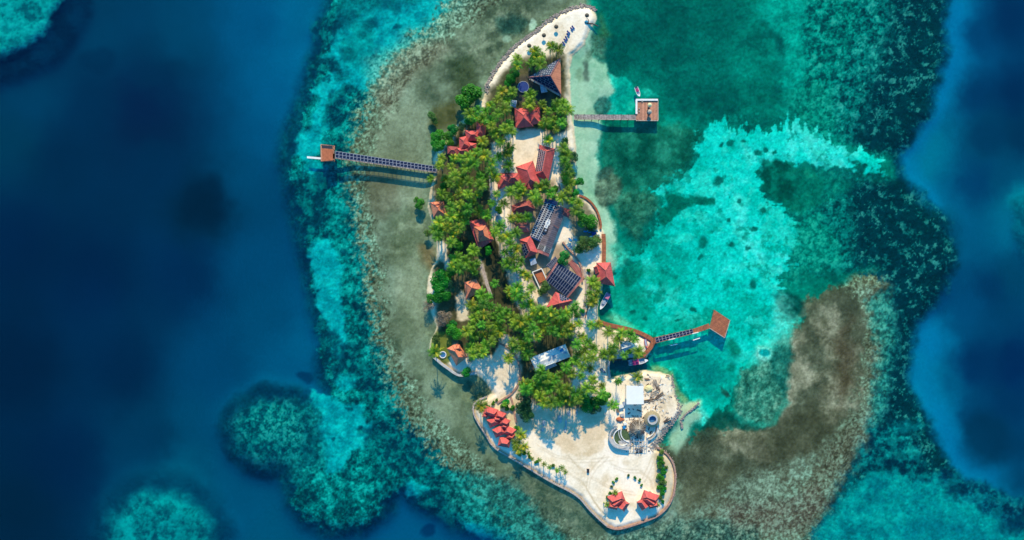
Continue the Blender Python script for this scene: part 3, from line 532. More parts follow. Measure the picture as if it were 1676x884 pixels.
MT['frond_gold'] = node_mat("palm_frond_gold", (.46, .40, .014), .5, .3, .5, spec=.3, objvar=.5, trans=.25)
MT['frond_dry'] = node_mat("palm_frond_dry", (.28, .17, .07), .8, .4, .8)
MT['leaf'] = node_mat("leaf_bright", (.055, .25, .010), .5, .45, .5, spec=.25, objvar=.5, trans=.2)
MT['leaf_olive'] = node_mat("leaf_olive", (.10, .19, .03), .6, .45, .5, spec=.25, objvar=.6, trans=.2)
MT['leaf_dark'] = node_mat("leaf_dark", (.03, .12, .028), .6, .45, .5, spec=.2, objvar=.5, trans=.15)
MT['twig'] = node_mat("bare_twig", (.26, .19, .12), .9, .4, 1.)
MT['bark'] = node_mat("bark", (.20, .16, .12), .9, .4, 3.)
MT['trunk'] = node_mat("palm_trunk", (.30, .26, .21), .9, .35, 3.)

# ------------------------------------------------------------------ mesh builder
class MB:
    def __init__(s): s.v = []; s.f = []; s.uv = []; s.mi = []
    def face(s, pts, mi=0, uv=None):
        pts = [Vector(p) for p in pts]; i0 = len(s.v); s.v += pts; s.f.append(list(range(i0, i0+len(pts)))); s.mi.append(mi)
        if uv is None:
            n = Vector((0, 0, 0))
            for i in range(len(pts)): n += (pts[i]-pts[0]).cross(pts[(i+1) % len(pts)]-pts[0])
            if n.length < 1e-9: n = Vector((0, 0, 1))
            n.normalize()
            u = Vector((0, 0, 1)).cross(n)
            u = Vector((1, 0, 0)) if u.length < .05 else u.normalized()
            w = n.cross(u); uv = [(p.dot(u), p.dot(w)) for p in pts]
        s.uv.append(uv)
    def slab(s, poly, z0, z1, mi=0, mi_side=None, axis=None):
        """prism over a plan outline; axis = direction boards run across (uv v)"""
        ms = mi if mi_side is None else mi_side
        poly = [Vector((p[0], p[1], 0)) for p in poly]
        ar = sum(poly[i].x*poly[(i+1) % len(poly)].y-poly[(i+1) % len(poly)].x*poly[i].y for i in range(len(poly)))
        if ar < 0: poly.reverse()
        ax = Vector((axis[0], axis[1], 0)).normalized() if axis else Vector((0, 1, 0))
        ay = Vector((-ax.y, ax.x, 0))
        top = [p+Vector((0, 0, z1)) for p in poly]
        s.face(top, mi, [(p.dot(ay), p.dot(ax)) for p in poly])
        s.face([p+Vector((0, 0, z0)) for p in reversed(poly)], ms)
        for i in range(len(poly)):
            a, b = poly[i], poly[(i+1) % len(poly)]
            s.face([a+Vector((0, 0, z0)), b+Vector((0, 0, z0)), b+Vector((0, 0, z1)), a+Vector((0, 0, z1))], ms)
    def box(s, c, size, rz=0, mi=0):
        hx, hy = size[0]/2, size[1]/2; cc, ss = math.cos(rz), math.sin(rz)
        s.slab([(c[0]+x*cc-y*ss, c[1]+x*ss+y*cc) for x, y in ((-hx, -hy), (hx, -hy), (hx, hy), (-hx, hy))], c[2]-size[2]/2, c[2]+size[2]/2, mi)
    def tube(s, pts, radii, seg=6, mi=0, cap=True):
        pts = [Vector(p) for p in pts]; n = len(pts)
        if not hasattr(radii, '__len__'): radii = [radii]*n
        rings = []
        for i, p in enumerate(pts):
            d = (pts[min(i+1, n-1)]-pts[max(i-1, 0)]).normalized()
            a = Vector((0, 0, 1)) if abs(d.z) < .9 else Vector((1, 0, 0))
            u = d.cross(a).normalized(); w = u.cross(d)
            rings.append([p+(u*math.cos(k*2*math.pi/seg)+w*math.sin(k*2*math.pi/seg))*radii[i] for k in range(seg)])
        for i in range(n-1):
            for k in range(seg):
                s.face([rings[i][k], rings[i][(k+1) % seg], rings[i+1][(k+1) % seg], rings[i+1][k]][::-1], mi)
        if cap: s.face(rings[-1][::-1], mi); s.face(rings[0], mi)
    def lathe(s, c, prof, seg=20, mi=0, a0=0, a1=2*math.pi):
        """prof: list of (r, z)"""
        c = Vector(c); full = abs(a1-a0-2*math.pi) < 1e-6
        for i in range(len(prof)-1):
            for k in range(seg):
                A = a0+(a1-a0)*k/seg; B = a0+(a1-a0)*(k+1)/seg
                q = [(prof[i], A), (prof[i], B), (prof[i+1], B), (prof[i+1], A)]
                pts = [c+Vector((r*math.cos(t), r*math.sin(t), z)) for (r, z), t in q]
                uvs = [(t*max(prof[i][0], prof[i+1][0]), z+r) for (r, z), t in q]
                if prof[i][0] < 1e-6: pts = [pts[0], pts[2], pts[3]]; uvs = [uvs[0], uvs[2], uvs[3]]
                elif prof[i+1][0] < 1e-6: pts = pts[:3]; uvs = uvs[:3]
                s.face(pts, mi, uvs)
    def ball(s, c, rx, ry, rz, seg=7, rings=4, mi=0, jit=0, rg=None):
        c = Vector(c); pr = []
        for i in range(rings+1):
            t = math.pi*i/rings; row = []
            for k in range(seg):
                j = 1+(rg.uniform(-jit, jit) if rg and 0 < i < rings else 0)
                a = 2*math.pi*k/seg
                row.append(c+Vector((math.sin(t)*math.cos(a)*rx*j, math.sin(t)*math.sin(a)*ry*j, -math.cos(t)*rz*j)))
            pr.append(row)
        for i in range(rings):
            for k in range(seg):
                if i == 0: s.face([pr[0][0], pr[1][(k+1) % seg], pr[1][k]][::-1], mi)
                elif i == rings-1: s.face([pr[i][k], pr[i][(k+1) % seg], pr[rings][0]], mi)
                else: s.face([pr[i][k], pr[i][(k+1) % seg], pr[i+1][(k+1) % seg], pr[i+1][k]], mi)
    def mesh(s, name, mats, origin=(0, 0, 0), merge=False):
        me = bpy.data.meshes.new(name); o = Vector(origin)
        me.from_pydata([tuple(p-o) for p in s.v], [], s.f)
        ul = me.uv_layers.new(name="UVMap"); flat = []
        for u in s.uv:
            for t in u: flat += [t[0], t[1]]
        ul.data.foreach_set("uv", flat)
        for m in mats: me.materials.append(m)
        me.polygons.foreach_set("material_index", s.mi)
        me.update(); return me
    def build(s, name, mats, parent=None, origin=None):
        if not isinstance(mats, (list, tuple)): mats = [mats]
        mats = [MT[m] if isinstance(m, str) else m for m in mats]
        if origin is None:
            origin = parent.matrix_world_loc if False else (ROOTLOC.get(parent.name, (0, 0, 0)) if parent else (0, 0, 0))
        me = s.mesh(name, mats, origin)
        return link(name, me, parent, loc=(0, 0, 0) if parent else origin)
ROOTLOC = {}
def link(name, data, parent=None, loc=(0, 0, 0)):
    o = bpy.data.objects.new(name, data); COL.objects.link(o); o.location = loc
    if parent is not None:
        o.parent = parent
        ROOTLOC[o.name] = ROOTLOC.get(parent.name, (0, 0, 0)) if tuple(loc) == (0, 0, 0) else tuple(Vector(ROOTLOC.get(parent.name, (0, 0, 0)))+Vector(loc))
    else: ROOTLOC[o.name] = tuple(loc)
    return o
def tag(o, label, cat, group=None):
    o['label'] = label; o['category'] = cat
    if group: o['group'] = group
    return o
def thing(name, label, cat, loc, group=None):
    return tag(link(name, None, None, tuple(loc)), label, cat, group)
def structure(o, kind='structure'): o['kind'] = kind; return o

# ================================================================== world and light
w = bpy.data.worlds.new("World"); scn.world = w; w.use_nodes = True
SUN_EL = 34
sky = w.node_tree.nodes.new("ShaderNodeTexSky"); sky.sky_type = 'NISHITA'; sky.sun_disc = False
sky.sun_elevation = R(SUN_EL); sky.sun_rotation = R(0); sky.dust_density = .6; sky.ozone_density = 2.2; sky.air_density = 1.1
bg = w.node_tree.nodes["Background"]; bg.inputs["Strength"].default_value = .13
tint = w.node_tree.nodes.new("ShaderNodeMixRGB"); tint.blend_type = 'MULTIPLY'; tint.inputs["Fac"].default_value = 1; tint.inputs["Color2"].default_value = (.23, 1.35, 2.15, 1)   # deep tropical blue
w.node_tree.links.new(sky.outputs[0], tint.inputs["Color1"]); w.node_tree.links.new(tint.outputs[0], bg.inputs["Color"])
sl = bpy.data.lights.new("sun", 'SUN'); sl.energy = 5.0; sl.angle = R(.5); sl.color = (1, .84, .56)
so = bpy.data.objects.new("sun", sl); COL.objects.link(so); so.rotation_euler = (R(-(90-SUN_EL)), 0, 0); so.location = (0, 200, 200)
cam = bpy.data.cameras.new("camera"); cam.sensor_width = 36; cam.lens = 36*H/(1676*S); cam.clip_end = 20000; cam.clip_start = 1
co = bpy.data.objects.new("camera", cam); COL.objects.link(co); co.location = (0, 0, H); scn.camera = co
scn.view_settings.view_transform = 'Standard'; scn.view_settings.look = 'None'; scn.view_settings.exposure = .13; scn.view_settings.gamma = 1
scn.cycles.max_bounces = 6; scn.cycles.transparent_max_bounces = 8; scn.cycles.caustics_reflective = False; scn.cycles.caustics_refractive = False

# ================================================================== terrain: seabed and island
def axis(lo, hi, step, far):
    a = list(np.arange(lo, hi+.01, step)); d = step; x = a[-1]; e = []
    while x < far: d *= 1.25; x += d; e.append(x)
    d = step; x = lo; b = []
    while x > -far: d *= 1.25; x -= d; b.append(x)
    return np.array(b[::-1]+a+e, np.float32)
AX = axis(-70, 1746, 1.35, 9000); AY = axis(-70, 954, 1.35, 9000)
gx, gy = np.meshgrid(AX, AY)
MP = build_map(gx, gy)
KK = np.array([.93, 1.08, 1.33], np.float32)      # light reaching a level surface
c = np.clip(MP.c/255., 0, 1)
lin = np.where(c <= .04045, c/12.92, ((c+.055)/1.055)**2.4)
lin = np.where((MP.z < 0)[..., None], np.maximum(lin-np.array([0, .004, .014], np.float32), lin*.3), lin)/KK
f = S*(H-MP.z)/H
co3 = np.stack([(gx-CX)*f, (CY-gy)*f, MP.z], -1).reshape(-1, 3).astype(np.float32)
ny, nx = gx.shape
idx = np.arange(ny*nx, dtype=np.int32).reshape(ny, nx)
quads = np.stack([idx[1:, :-1], idx[1:, 1:], idx[:-1, 1:], idx[:-1, :-1]], -1).reshape(-1, 4)
def grid_mesh(name, co3, quads, lin):
    me = bpy.data.meshes.new(name); nf = len(quads)
    me.vertices.add(len(co3)); me.vertices.foreach_set("co", co3.ravel())
    me.loops.add(nf*4); me.loops.foreach_set("vertex_index", quads.ravel())
    me.polygons.add(nf); me.polygons.foreach_set("loop_start", np.arange(0, nf*4, 4, dtype=np.int32)); me.polygons.foreach_set("loop_total", np.full(nf, 4, np.int32))
    me.polygons.foreach_set("use_smooth", np.ones(nf, bool))
    me.update(calc_edges=True)
    at = me.color_attributes.new("ground_colour", 'FLOAT_COLOR', 'POINT')
    at.data.foreach_set("color", np.concatenate([lin, np.ones((len(lin), 1), np.float32)], 1).astype(np.float32).ravel())
    return me
def ground_mat(name):
    m = bpy.data.materials.new(name); m.use_nodes = True; N = m.node_tree.nodes; L = m.node_tree.links; b = N["Principled BSDF"]
    b.inputs["Roughness"].default_value = .95; b.inputs["Specular IOR Level"].default_value = 0
    at = N.new("ShaderNodeVertexColor"); at.layer_name = "ground_colour"
    tc = N.new("ShaderNodeTexCoord")
    no = N.new("ShaderNodeTexNoise"); no.inputs["Scale"].default_value = .9; no.inputs["Detail"].default_value = 6; no.inputs["Roughness"].default_value = .7
    L.new(tc.outputs["Object"], no.inputs["Vector"])
    mr = N.new("ShaderNodeMapRange"); mr.inputs["From Min"].default_value = .25; mr.inputs["From Max"].default_value = .75; mr.inputs["To Min"].default_value = .84; mr.inputs["To Max"].default_value = 1.12
    L.new(no.outputs["Fac"], mr.inputs["Value"])
    mx = N.new("ShaderNodeMixRGB"); mx.blend_type = 'MULTIPLY'; mx.inputs["Fac"].default_value = 1; L.new(at.outputs["Color"], mx.inputs["Color1"]); L.new(mr.outputs["Result"], mx.inputs["Color2"])
    L.new(mx.outputs["Color"], b.inputs["Base Color"])
    n2 = N.new("ShaderNodeTexNoise"); n2.inputs["Scale"].default_value = 2.2; n2.inputs["Detail"].default_value = 4; L.new(tc.outputs["Object"], n2.inputs["Vector"])
    bp = N.new("ShaderNodeBump"); bp.inputs["Strength"].default_value = .35; bp.inputs["Distance"].default_value = .12
    L.new(n2.outputs["Fac"], bp.inputs["Height"]); L.new(bp.outputs["Normal"], b.inputs["Normal"])
    return m
MT['ground'] = ground_mat("ground")
me = grid_mesh("ground", co3, quads, lin.reshape(-1, 3)); me.materials.append(MT['ground'])
structure(link("ground", me))

# water: one sheet with slow swell and glint
m = bpy.data.materials.new("sea_water"); m.use_nodes = True; N = m.node_tree.nodes; L = m.node_tree.links
N.remove(N["Principled BSDF"])
tr = N.new("ShaderNodeBsdfTransparent"); tr.inputs["Color"].default_value = (.965, .99, .995, 1)
gl = N.new("ShaderNodeBsdfGlossy"); gl.inputs["Roughness"].default_value = .12
fr = N.new("ShaderNodeFresnel"); fr.inputs["IOR"].default_value = 1.33
tc = N.new("ShaderNodeTexCoord"); no = N.new("ShaderNodeTexNoise"); no.inputs["Scale"].default_value = .35; no.inputs["Detail"].default_value = 7; no.inputs["Roughness"].default_value = .6
bp = N.new("ShaderNodeBump"); bp.inputs["Strength"].default_value = .5; bp.inputs["Distance"].default_value = .3
mix = N.new("ShaderNodeMixShader")
L.new(tc.outputs["Object"], no.inputs["Vector"]); L.new(no.outputs["Fac"], bp.inputs["Height"]); L.new(bp.outputs["Normal"], gl.inputs["Normal"]); L.new(bp.outputs["Normal"], fr.inputs["Normal"])
ge = N.new("ShaderNodeNewGeometry"); sb = N.new("ShaderNodeMath"); sb.operation = 'SUBTRACT'; sb.inputs[0].default_value = 1; L.new(ge.outputs["Backfacing"], sb.inputs[1])
ml = N.new("ShaderNodeMath"); ml.operation = 'MULTIPLY'; L.new(sb.outputs[0], ml.inputs[0]); L.new(fr.outputs[0], ml.inputs[1])
L.new(ml.outputs[0], mix.inputs[0]); L.new(tr.outputs[0], mix.inputs[1]); L.new(gl.outputs[0], mix.inputs[2]); L.new(mix.outputs[0], N["Material Output"].inputs["Surface"])
MT['sea'] = m
mb = MB(); E = 2600
mb.face([(-E, -E, 0), (E, -E, 0), (E, E, 0), (-E, E, 0)]); structure(mb.build("water", 'sea'))
def ground_z(px, py):
    i = min(max(np.searchsorted(AX, px), 0), len(AX)-1); j = min(max(np.searchsorted(AY, py), 0), len(AY)-1)
    return float(MP.z[j, i])
# ================================================================== buildings
LANDMARKS = []                                   # (px, py, wording)
def lm(px, py, text): LANDMARKS.append((px, py, text))
def lerp(a, b, t): return a+(b-a)*t
def cen(c): return (sum(p[0] for p in c)/len(c), sum(p[1] for p in c)/len(c))

def roof_geo(c4, ze, zr, inset=1.0, shift=0.):
    """hip (inset 1) to gable (inset 0) roof over a four-sided eave outline; returns slopes and ridge"""
    e = [P(p[0], p[1], ze) for p in shrink(c4, 1.06)]
    l01 = (e[0]-e[1]).length+(e[3]-e[2]).length; l12 = (e[1]-e[2]).length+(e[0]-e[3]).length
    if l12 > l01: e = e[1:]+e[:1]; l01, l12 = l12, l01      # now edges 0-1 and 3-2 are the long ones
    m0 = (e[0]+e[3])/2; m1 = (e[1]+e[2])/2; L = (m1-m0).length
    t = min(.499, inset*(l12/4)/L)
    r0 = lerp(m0, m1, t); r1 = lerp(m0, m1, 1-t); r0.z = r1.z = zr
    return e, r0, r1
def roof_part(parent, c4, ze, zr, mat, inset=1.0, cap='ridge', thick=.22):
    e, r0, r1 = roof_geo(c4, ze, zr, inset)
    mb = MB()
    mb.face([e[1], e[0], r0, r1]); mb.face([e[3], e[2], r1, r0])
    mb.face([e[0], e[3], r0]); mb.face([e[2], e[1], r1])
    fx = MB()
    # orientation check: make all slopes face up
    def up(m):
        for i, f in enumerate(m.f):
            a, b, cc = m.v[f[0]], m.v[f[1]], m.v[f[2]]
            if (b-a).cross(cc-a).z < 0: f.reverse(); m.uv[i] = list(reversed(m.uv[i]))
    up(mb)
    d = Vector((0, 0, thick))
    for i in range(4):
        a, b = e[i], e[(i+1) % 4]; mb.face([a, b, b-d, a-d])
    mb.face([p-d for p in e])
    o = mb.build('roof', mat, parent)
    if cap:
        k = MB()
        for q in ((r0, r1), (e[0], r0), (e[3], r0), (e[1], r1), (e[2], r1)):
            if (q[0]-q[1]).length > .3 and (inset > .05 or q[0] is r0): k.tube([q[0]+Vector((0, 0, .05)), q[1]+Vector((0, 0, .05))], .13, 4)
        k.build('ridge_cap', cap, o)
    return o, e, r0, r1
def shrink(c4, k):
    cx, cy = cen(c4); return [(cx+(x-cx)*k, cy+(y-cy)*k) for x, y in c4]
def wall_part(parent, c4, ztop, mat='wall', k=.82, z0=None, name='wall'):
    """walls stand below the eaves, with door and window openings as parts"""
    zb = GZ-.5 if z0 is None else z0
    c = [P(p[0], p[1], ztop) for p in shrink(c4, k)]
    mb = MB(); mb.slab([(p.x, p.y) for p in c], zb, ztop-.22)
    o = mb.build(name, mat, parent)
    # door on the longest side, a window on two others
    n = len(c); L = [(c[i]-c[(i+1) % n]).length for i in range(n)]
    for j, i in enumerate(sorted(range(n), key=lambda q: -L[q])[:3]):
        a, b = c[i], c[(i+1) % n]; u = (b-a).normalized(); mid = (a+b)/2; base = GZ if z0 is None else z0
        out = Vector((u.y, -u.x, 0)); 
        if (mid+out-Vector(P(*cen(c4), ztop))).length < (mid-Vector(P(*cen(c4), ztop))).length: out = -out
        wd, hh, zz = (1.0, 2.1, base+1.1) if j == 0 else (1.3, 1.1, base+1.6)
        m2 = MB(); m2.box((mid.x+out.x*.04, mid.y+out.y*.04, zz), (wd, .1, hh), math.atan2(u.y, u.x))
        m2.build('door' if j == 0 else 'window', 'wood_dark' if j == 0 else 'cell_dark', parent)
    return o
_pm = {}
def panel_mesh(frame, cell, fr=.07, fv=.07):
    k = (frame, cell, fr, fv)
    if k not in _pm:
        mb = MB(); mb.slab([(-.5, -.5), (.5, -.5), (.5, .5), (-.5, .5)], 0, .06, 0)
        mb.face([(-.5+fr, -.5+fv, .066), (.5-fr, -.5+fv, .066), (.5-fr, .5-fv, .066), (-.5+fr, .5-fv, .066)], 1)
        _pm[k] = mb.mesh('solar_panel', [MT[frame], MT[cell]])
    return _pm[k]
def panels(parent, q, nu, nv, gap=(.04, .04), frame='frame', cell='cell', lift=.1, skip=None, fr=.07, fv=.07):
    me = panel_mesh(frame, cell, fr, fv); ro = Vector(ROOTLOC[parent.name])
    for i in range(nu):
        for j in range(nv):
            if skip and skip(i, j): continue
            def B(u, v): return lerp(lerp(q[0], q[1], u), lerp(q[3], q[2], u), v)
            u0, u1, v0, v1 = i/nu, (i+1)/nu, j/nv, (j+1)/nv
            c0 = B((u0+u1)/2, (v0+v1)/2); U = (B(u1, (v0+v1)/2)-B(u0, (v0+v1)/2)); V = (B((u0+u1)/2, v1)-B((u0+u1)/2, v0))
            n = U.cross(V).normalized()
            if n.z < 0: n = -n; U = -U
            U = U*(1-gap[0]); V = V*(1-gap[1]); p = c0+n*lift-ro
            ob = bpy.data.objects.new('solar_panel', me); COL.objects.link(ob); ob.parent = parent
            ob.matrix_local = Matrix(((U.x, V.x, n.x, p.x), (U.y, V.y, n.y, p.y), (U.z, V.z, n.z, p.z), (0, 0, 0, 1)))
HOLES = []                                       # plan outlines no palm crown should cover
def house(name, label, cat, roofs, mat='roof_red', wall='wall', ze=4.2, zr=6.6, group=None, mark=None, z0=None, k=.82, hole=True):
    allc = [p for r in roofs for p in r[0]]
    cx, cy = cen(allc); zg = GZ if z0 is None else z0
    t = thing(name, label, cat, P(cx, cy, zg), group)
    res = []
    for r in roofs:
        c4 = r[0]; o = dict(ze=ze, zr=zr, mat=mat, inset=1.0, wall=True, cap='ridge'); o.update(r[1] if len(r) > 1 else {})
        if o['wall']: wall_part(t, c4, o['ze'], wall, k, z0)
        res.append(roof_part(t, c4, o['ze'], o['zr'], o['mat'], o['inset'], o['cap']))
        if hole: HOLES.append(c4)
    lm(cx, cy, mark or label)
    return t, res

# --- three-sided pavilion with panelled slopes (north)
t = thing('pavilion', 'large three-sided pavilion roof, solar panels on two slopes and a bare orange east slope', 'pavilion', P(901, 126, GZ))
ZE, ZR = 5.0, 10.5
A, B_, C_ = P(865.5, 126.5, ZE), P(917.5, 94.5, ZE), P(918.5, 155.5, ZE); AP = P(900.5, 124, ZR)
mb = MB(); mb.face([C_, B_, AP]); mb.face([B_, A, AP], 1); mb.face([A, C_, AP], 1)
for a, b in ((A, B_), (B_, C_), (C_, A)): mb.face([a, b, b-Vector((0, 0, .3)), a-Vector((0, 0, .3))])
mb.face([A-Vector((0, 0, .3)), B_-Vector((0, 0, .3)), C_-Vector((0, 0, .3))])
rf = mb.build('roof', ['roof_orange', 'roof_blue'], t)
k = MB()
for q in (A, B_, C_): k.tube([q+Vector((0, 0, .06)), AP+Vector((0, 0, .06))], .2, 5)
k.build('ridge_cap', 'roof_pink', rf)
def tri_panels(parent, a, b, ap, rows, per, **kw):
    for r in range(rows):
        t0, t1 = .06+r*.86/rows, .06+(r+1)*.86/rows
        l0, r0 = lerp(a, ap, t1), lerp(b, ap, t1); w_ = (r0-l0); l00, r00 = lerp(a, ap, t0), lerp(b, ap, t0)
        n = max(1, int(per*(1-t1))); u = (b-a).normalized(); s0 = (l0-l00).dot(u)
        q = [l00+u*s0, r00-u*((r00-r0).dot(u)), r0, l0]
        panels(parent, q, n, 1, **kw)
tri_panels(t, A, B_, AP, 8, 12, frame='frame', fv=.1, fr=.09); tri_panels(t, A, C_, AP, 5, 9, frame='frame_dim', fr=.04, fv=.04)
for i, q in enumerate((A, B_, C_, lerp(A, B_, .5), lerp(B_, C_, .5), lerp(C_, A, .5))):
    b = lerp(q, AP, .1); k = MB(); k.tube([(b.x, b.y, .4), (b.x, b.y, ZE)], .2, 8); k.build('post', 'wood', t)
k = MB(); cc = [lerp(q, Vector((AP.x, AP.y, ZE)), .02) for q in (A, B_, C_)]; k.slab([(p.x, p.y) for p in cc], .3, GZ+.2); k.build('floor', 'concrete', t)
HOLES.append([(868,127),(915,100),(918,153)]); lm(901, 126, 'the three-sided pavilion roof with solar panels')
# round dark pool and small sheds under the pavilion
t = thing('round_trampoline', 'round dark blue trampoline with pale rim, left of the three-sided pavilion', 'trampoline', P(856.5, 143, GZ))
k = MB(); k.lathe(P(856.5, 143, GZ), [(2.35, .75), (2.5, .9), (2.65, .75)], 28); k.build('rim', 'frame', t)
k = MB(); k.lathe(P(856.5, 143, GZ), [(0.0, .72), (2.35, .74)], 28); k.build('mat', 'navy', t)
for i in range(6):
    a = i*math.pi/3; p = P(856.5, 143, GZ)+Vector((math.cos(a)*2.5, math.sin(a)*2.5, 0)); k = MB(); k.tube([p, p+Vector((0, 0, .8))], .06, 5); k.build('leg', 'metal', t)
house('shed', 'small shed with pale gable roof tucked under the south edge of the three-sided pavilion', 'shed',
      [([(884,139),(893,141),(896,150),(886,152)], dict(ze=3.4, zr=4.6, inset=0, mat='roof_palegrey', cap=None))], hole=False, mark='the small pale gabled shed')
house('shed', 'small blue grey shed among palms, upper left of the red house below the pavilion', 'shed',
      [([(836,163),(846,165),(844,176),(835,174)], dict(ze=3.4, zr=4.2, inset=.8, mat='roof_palegrey', cap=None))], hole=False, mark='the small blue grey shed')

# --- red house below the pavilion
t, r = house('house', 'red roofed house of two joined hips, just south of the three-sided pavilion', 'house',
      [([(842.5,178),(868,178),(872,206),(845,209)], dict(zr=7.2)), ([(862,176.5),(883.5,175.5),(884,201.5),(866,204)], dict(zr=6.7)), ([(872,174),(880,173.5),(881,184),(873,185)], dict(zr=6.4, inset=.6))], mark='the red house below the pavilion')
# --- stepped cluster of small red hips, west
house('house', 'rambling house of five stepped red hip roofs, above the inner end of the left pier', 'house',
      [([(780,201),(795,203),(793.5,226),(780,222)], dict(zr=6.5)), ([(761.5,214),(783,213.5),(787,229),(765,231)], dict(zr=6.6)),
       ([(753,225),(762,222.5),(770,232),(762,240),(748,249)], dict(zr=6.6)) if False else ([(752,226),(764,223),(771,241),(752,249)], dict(zr=6.9)),
       ([(766,232),(780,235),(779,245),(764,246)], dict(zr=6.2)), ([(748,243),(766,241),(768,252),(750,253)], dict(zr=5.8, inset=.8)),
       ([(732.5,239),(750,241),(748,252.5),(733,251.5)], dict(zr=4.9, mat='roof_red_dark'))], mark='the cluster of stepped red hip roofs')
# --- central compound
house('house', 'biggest red hip roof of the central compound, skewed with a short wing to its south', 'house',
      [([(845,274),(872,264.5),(884.5,304),(858,308)], dict(zr=7.8, inset=.9)), ([(857,292),(872,292),(871,310.5),(861,311)], dict(zr=6.6, inset=.5)) ], mark='the biggest central red hip roof')
house('house', 'low dark red house joined to the left side of the biggest central red hip roof', 'house',
      [([(815,284),(834,283),(836,300),(815,311)], dict(zr=6.0)), ([(828,283),(849,284),(851,299),(830,300)], dict(zr=5.9))], mark='the low dark red central house')
t, r = house('house', 'long red hall with blue panels on its left slope, right of the pale courtyard', 'hall',
      [([(883.5,238.5),(908,245),(897,294.5),(876,285)], dict(zr=7.4, inset=.75))], mark='the long red panelled hall')
e = [P(883.5,241,4.3), P(876.5,282,4.3)]; rr = [P(889.5,256,7.2), P(884.5,280,7.0)]
_, e4, r0, r1 = r[0]
# left slope: between west eave and the ridge
west = sorted(e4, key=lambda p: p.x)[:2]; top_, bot_ = (west if west[0].y > west[1].y else west[::-1])
rt, rb = (r0, r1) if r0.y > r1.y else (r1, r0)
panels(t, [lerp(top_, bot_, .12), lerp(top_, bot_, .9), lerp(rb, rt, .02)*.9+lerp(top_, bot_, .9)*.1, lerp(rt, rb, .02)*.9+lerp(top_, bot_, .12)*.1], 13, 4, gap=(.28, .14), frame='white', lift=.08, fr=.05)
house('house', 'dark red hip roofed house among palms, left of the top of the long solar roof', 'house',
      [([(838,337),(864,326),(877,344),(839,348)], dict(zr=6.4, mat='roof_red_dark'))], mark='the dark red hip among palms')
house('house', 'small faded pink roofed annex between palms and the long solar roof', 'annex',
      [([(841,364),(867,366),(866,380),(848,378)], dict(zr=5.8, mat='roof_pink', inset=.9))], mark='the small faded pink roofed annex')
# long solar roof and long ribbed roof
t, r = house('hall', 'long hall gridded with blue solar panels, left of the long grey ribbed roof', 'hall',
      [([(893,327),(915,333),(884,394),(868,386)], dict(zr=5.3, inset=0, mat='roof_blue', cap=None))], mark='the long solar gridded hall')
_, e4, r0, r1 = r[0]
def slopes(e4, r0, r1):
    rt, rb = (r0, r1) if r0.y > r1.y else (r1, r0)
    L = sorted(e4, key=lambda p: p.x); 
    d0 = (rb-rt).normalized()
    side = lambda p: (p-rt).cross(d0).z
    W = [p for p in e4 if side(p) > 0]; E_ = [p for p in e4 if side(p) <= 0]
    srt = lambda a: sorted(a, key=lambda p: (p-rt).dot(d0))
    a, b = srt(W), srt(E_)
    return (a, b, rt, rb)
a, b, rt, rb = slopes(e4, r0, r1)
for s_, nv in ((a, 4), (b, 4)):
    panels(t, [lerp(s_[0], s_[1], .1), lerp(s_[0], s_[1], .97), lerp(rt, rb, .97), lerp(rt, rb, .1)], 18 if s_ is a else 17, nv//2, gap=(.14, .06), frame='white', fr=.1, fv=.08, lift=.07)
t, r = house('hall', 'long hall with grey ribbed roof ending in a pink band at its lower end', 'hall',
      [([(908,337),(925,345.5),(898,418),(879,410)], dict(zr=5.6, inset=0, mat='roof_grey', cap=None))], mark='the long grey ribbed hall roof')
_, e4, r0, r1 = r[0]; a, b, rt, rb = slopes(e4, r0, r1)
for s_ in (a, b):
    panels(t, [lerp(s_[0], s_[1], .83), lerp(s_[0], s_[1], .94), lerp(rt, rb, .94), lerp(rt, rb, .83)], 5, 1, gap=(.35, .02), frame='white', cell='cell_dark', fr=.12, lift=.1)
k = MB()
for s_ in (a, b): k.face([lerp(s_[0], s_[1], .945)+Vector((0, 0, .12)), s_[1]+Vector((0, 0, .12)), rb+Vector((0, 0, .12)), lerp(rt, rb, .945)+Vector((0, 0, .12))][::1])
for i, f_ in enumerate(k.f):
    p_ = [k.v[j] for j in f_]
    if (p_[1]-p_[0]).cross(p_[2]-p_[0]).z < 0: f_.reverse(); k.uv[i].reverse()
k.build('end_band', 'roof_pink', t)
k = MB(); q = [P(906,352,5.8), P(907.5,354,5.8)]; k.tube([P(906,369,5.7), P(915,373.5,5.2)], .12, 4); k.build('flashing', 'roof_pink', t)
house('annex', 'dark red annex roof beside the top right end of the grey ribbed hall', 'annex',
      [([(917,338),(934,344),(930,356),(921,352)], dict(zr=5.4, mat='roof_red_dark', inset=.8))], mark='the dark red annex')
# rooftop plant between the halls
for px, py, lab, sz in ((898,361,'topmost pale box of the air conditioning units between the two long halls', (1.6, 1.2, 1.2)), (896.5,365,'wider white box second down among the units between the two long halls', (2.2, 1.5, 1.4)), (894,370.5,'white box third down among the units between the two long halls', (1.6, 1.6, 1.3)),
                    (893,377,'dark unit lowest of the row between the two long halls', (1.9, 2.2, 1.2))):
    p = P(px, py, 5.2); t = thing('air_conditioner', lab, 'air conditioner', (p.x, p.y, GZ+2.9), 'air conditioning units between the long halls')
    k = MB(); k.box((p.x, p.y, GZ+3.5), sz, -.45); k.build('casing', 'dark' if 'dark' in lab else 'white', t)
    k = MB(); k.lathe((p.x, p.y, GZ+3.5+sz[2]/2+.01), [(0, 0), (.42, 0), (.46, .05)], 12); k.build('fan', 'metal', t)
    k = MB(); k.box((p.x, p.y, (GZ-.2+GZ+2.9)/2), (sz[0]*.9, sz[1]*.9, 3.0), -.45); k.build('stand', 'metal', t)
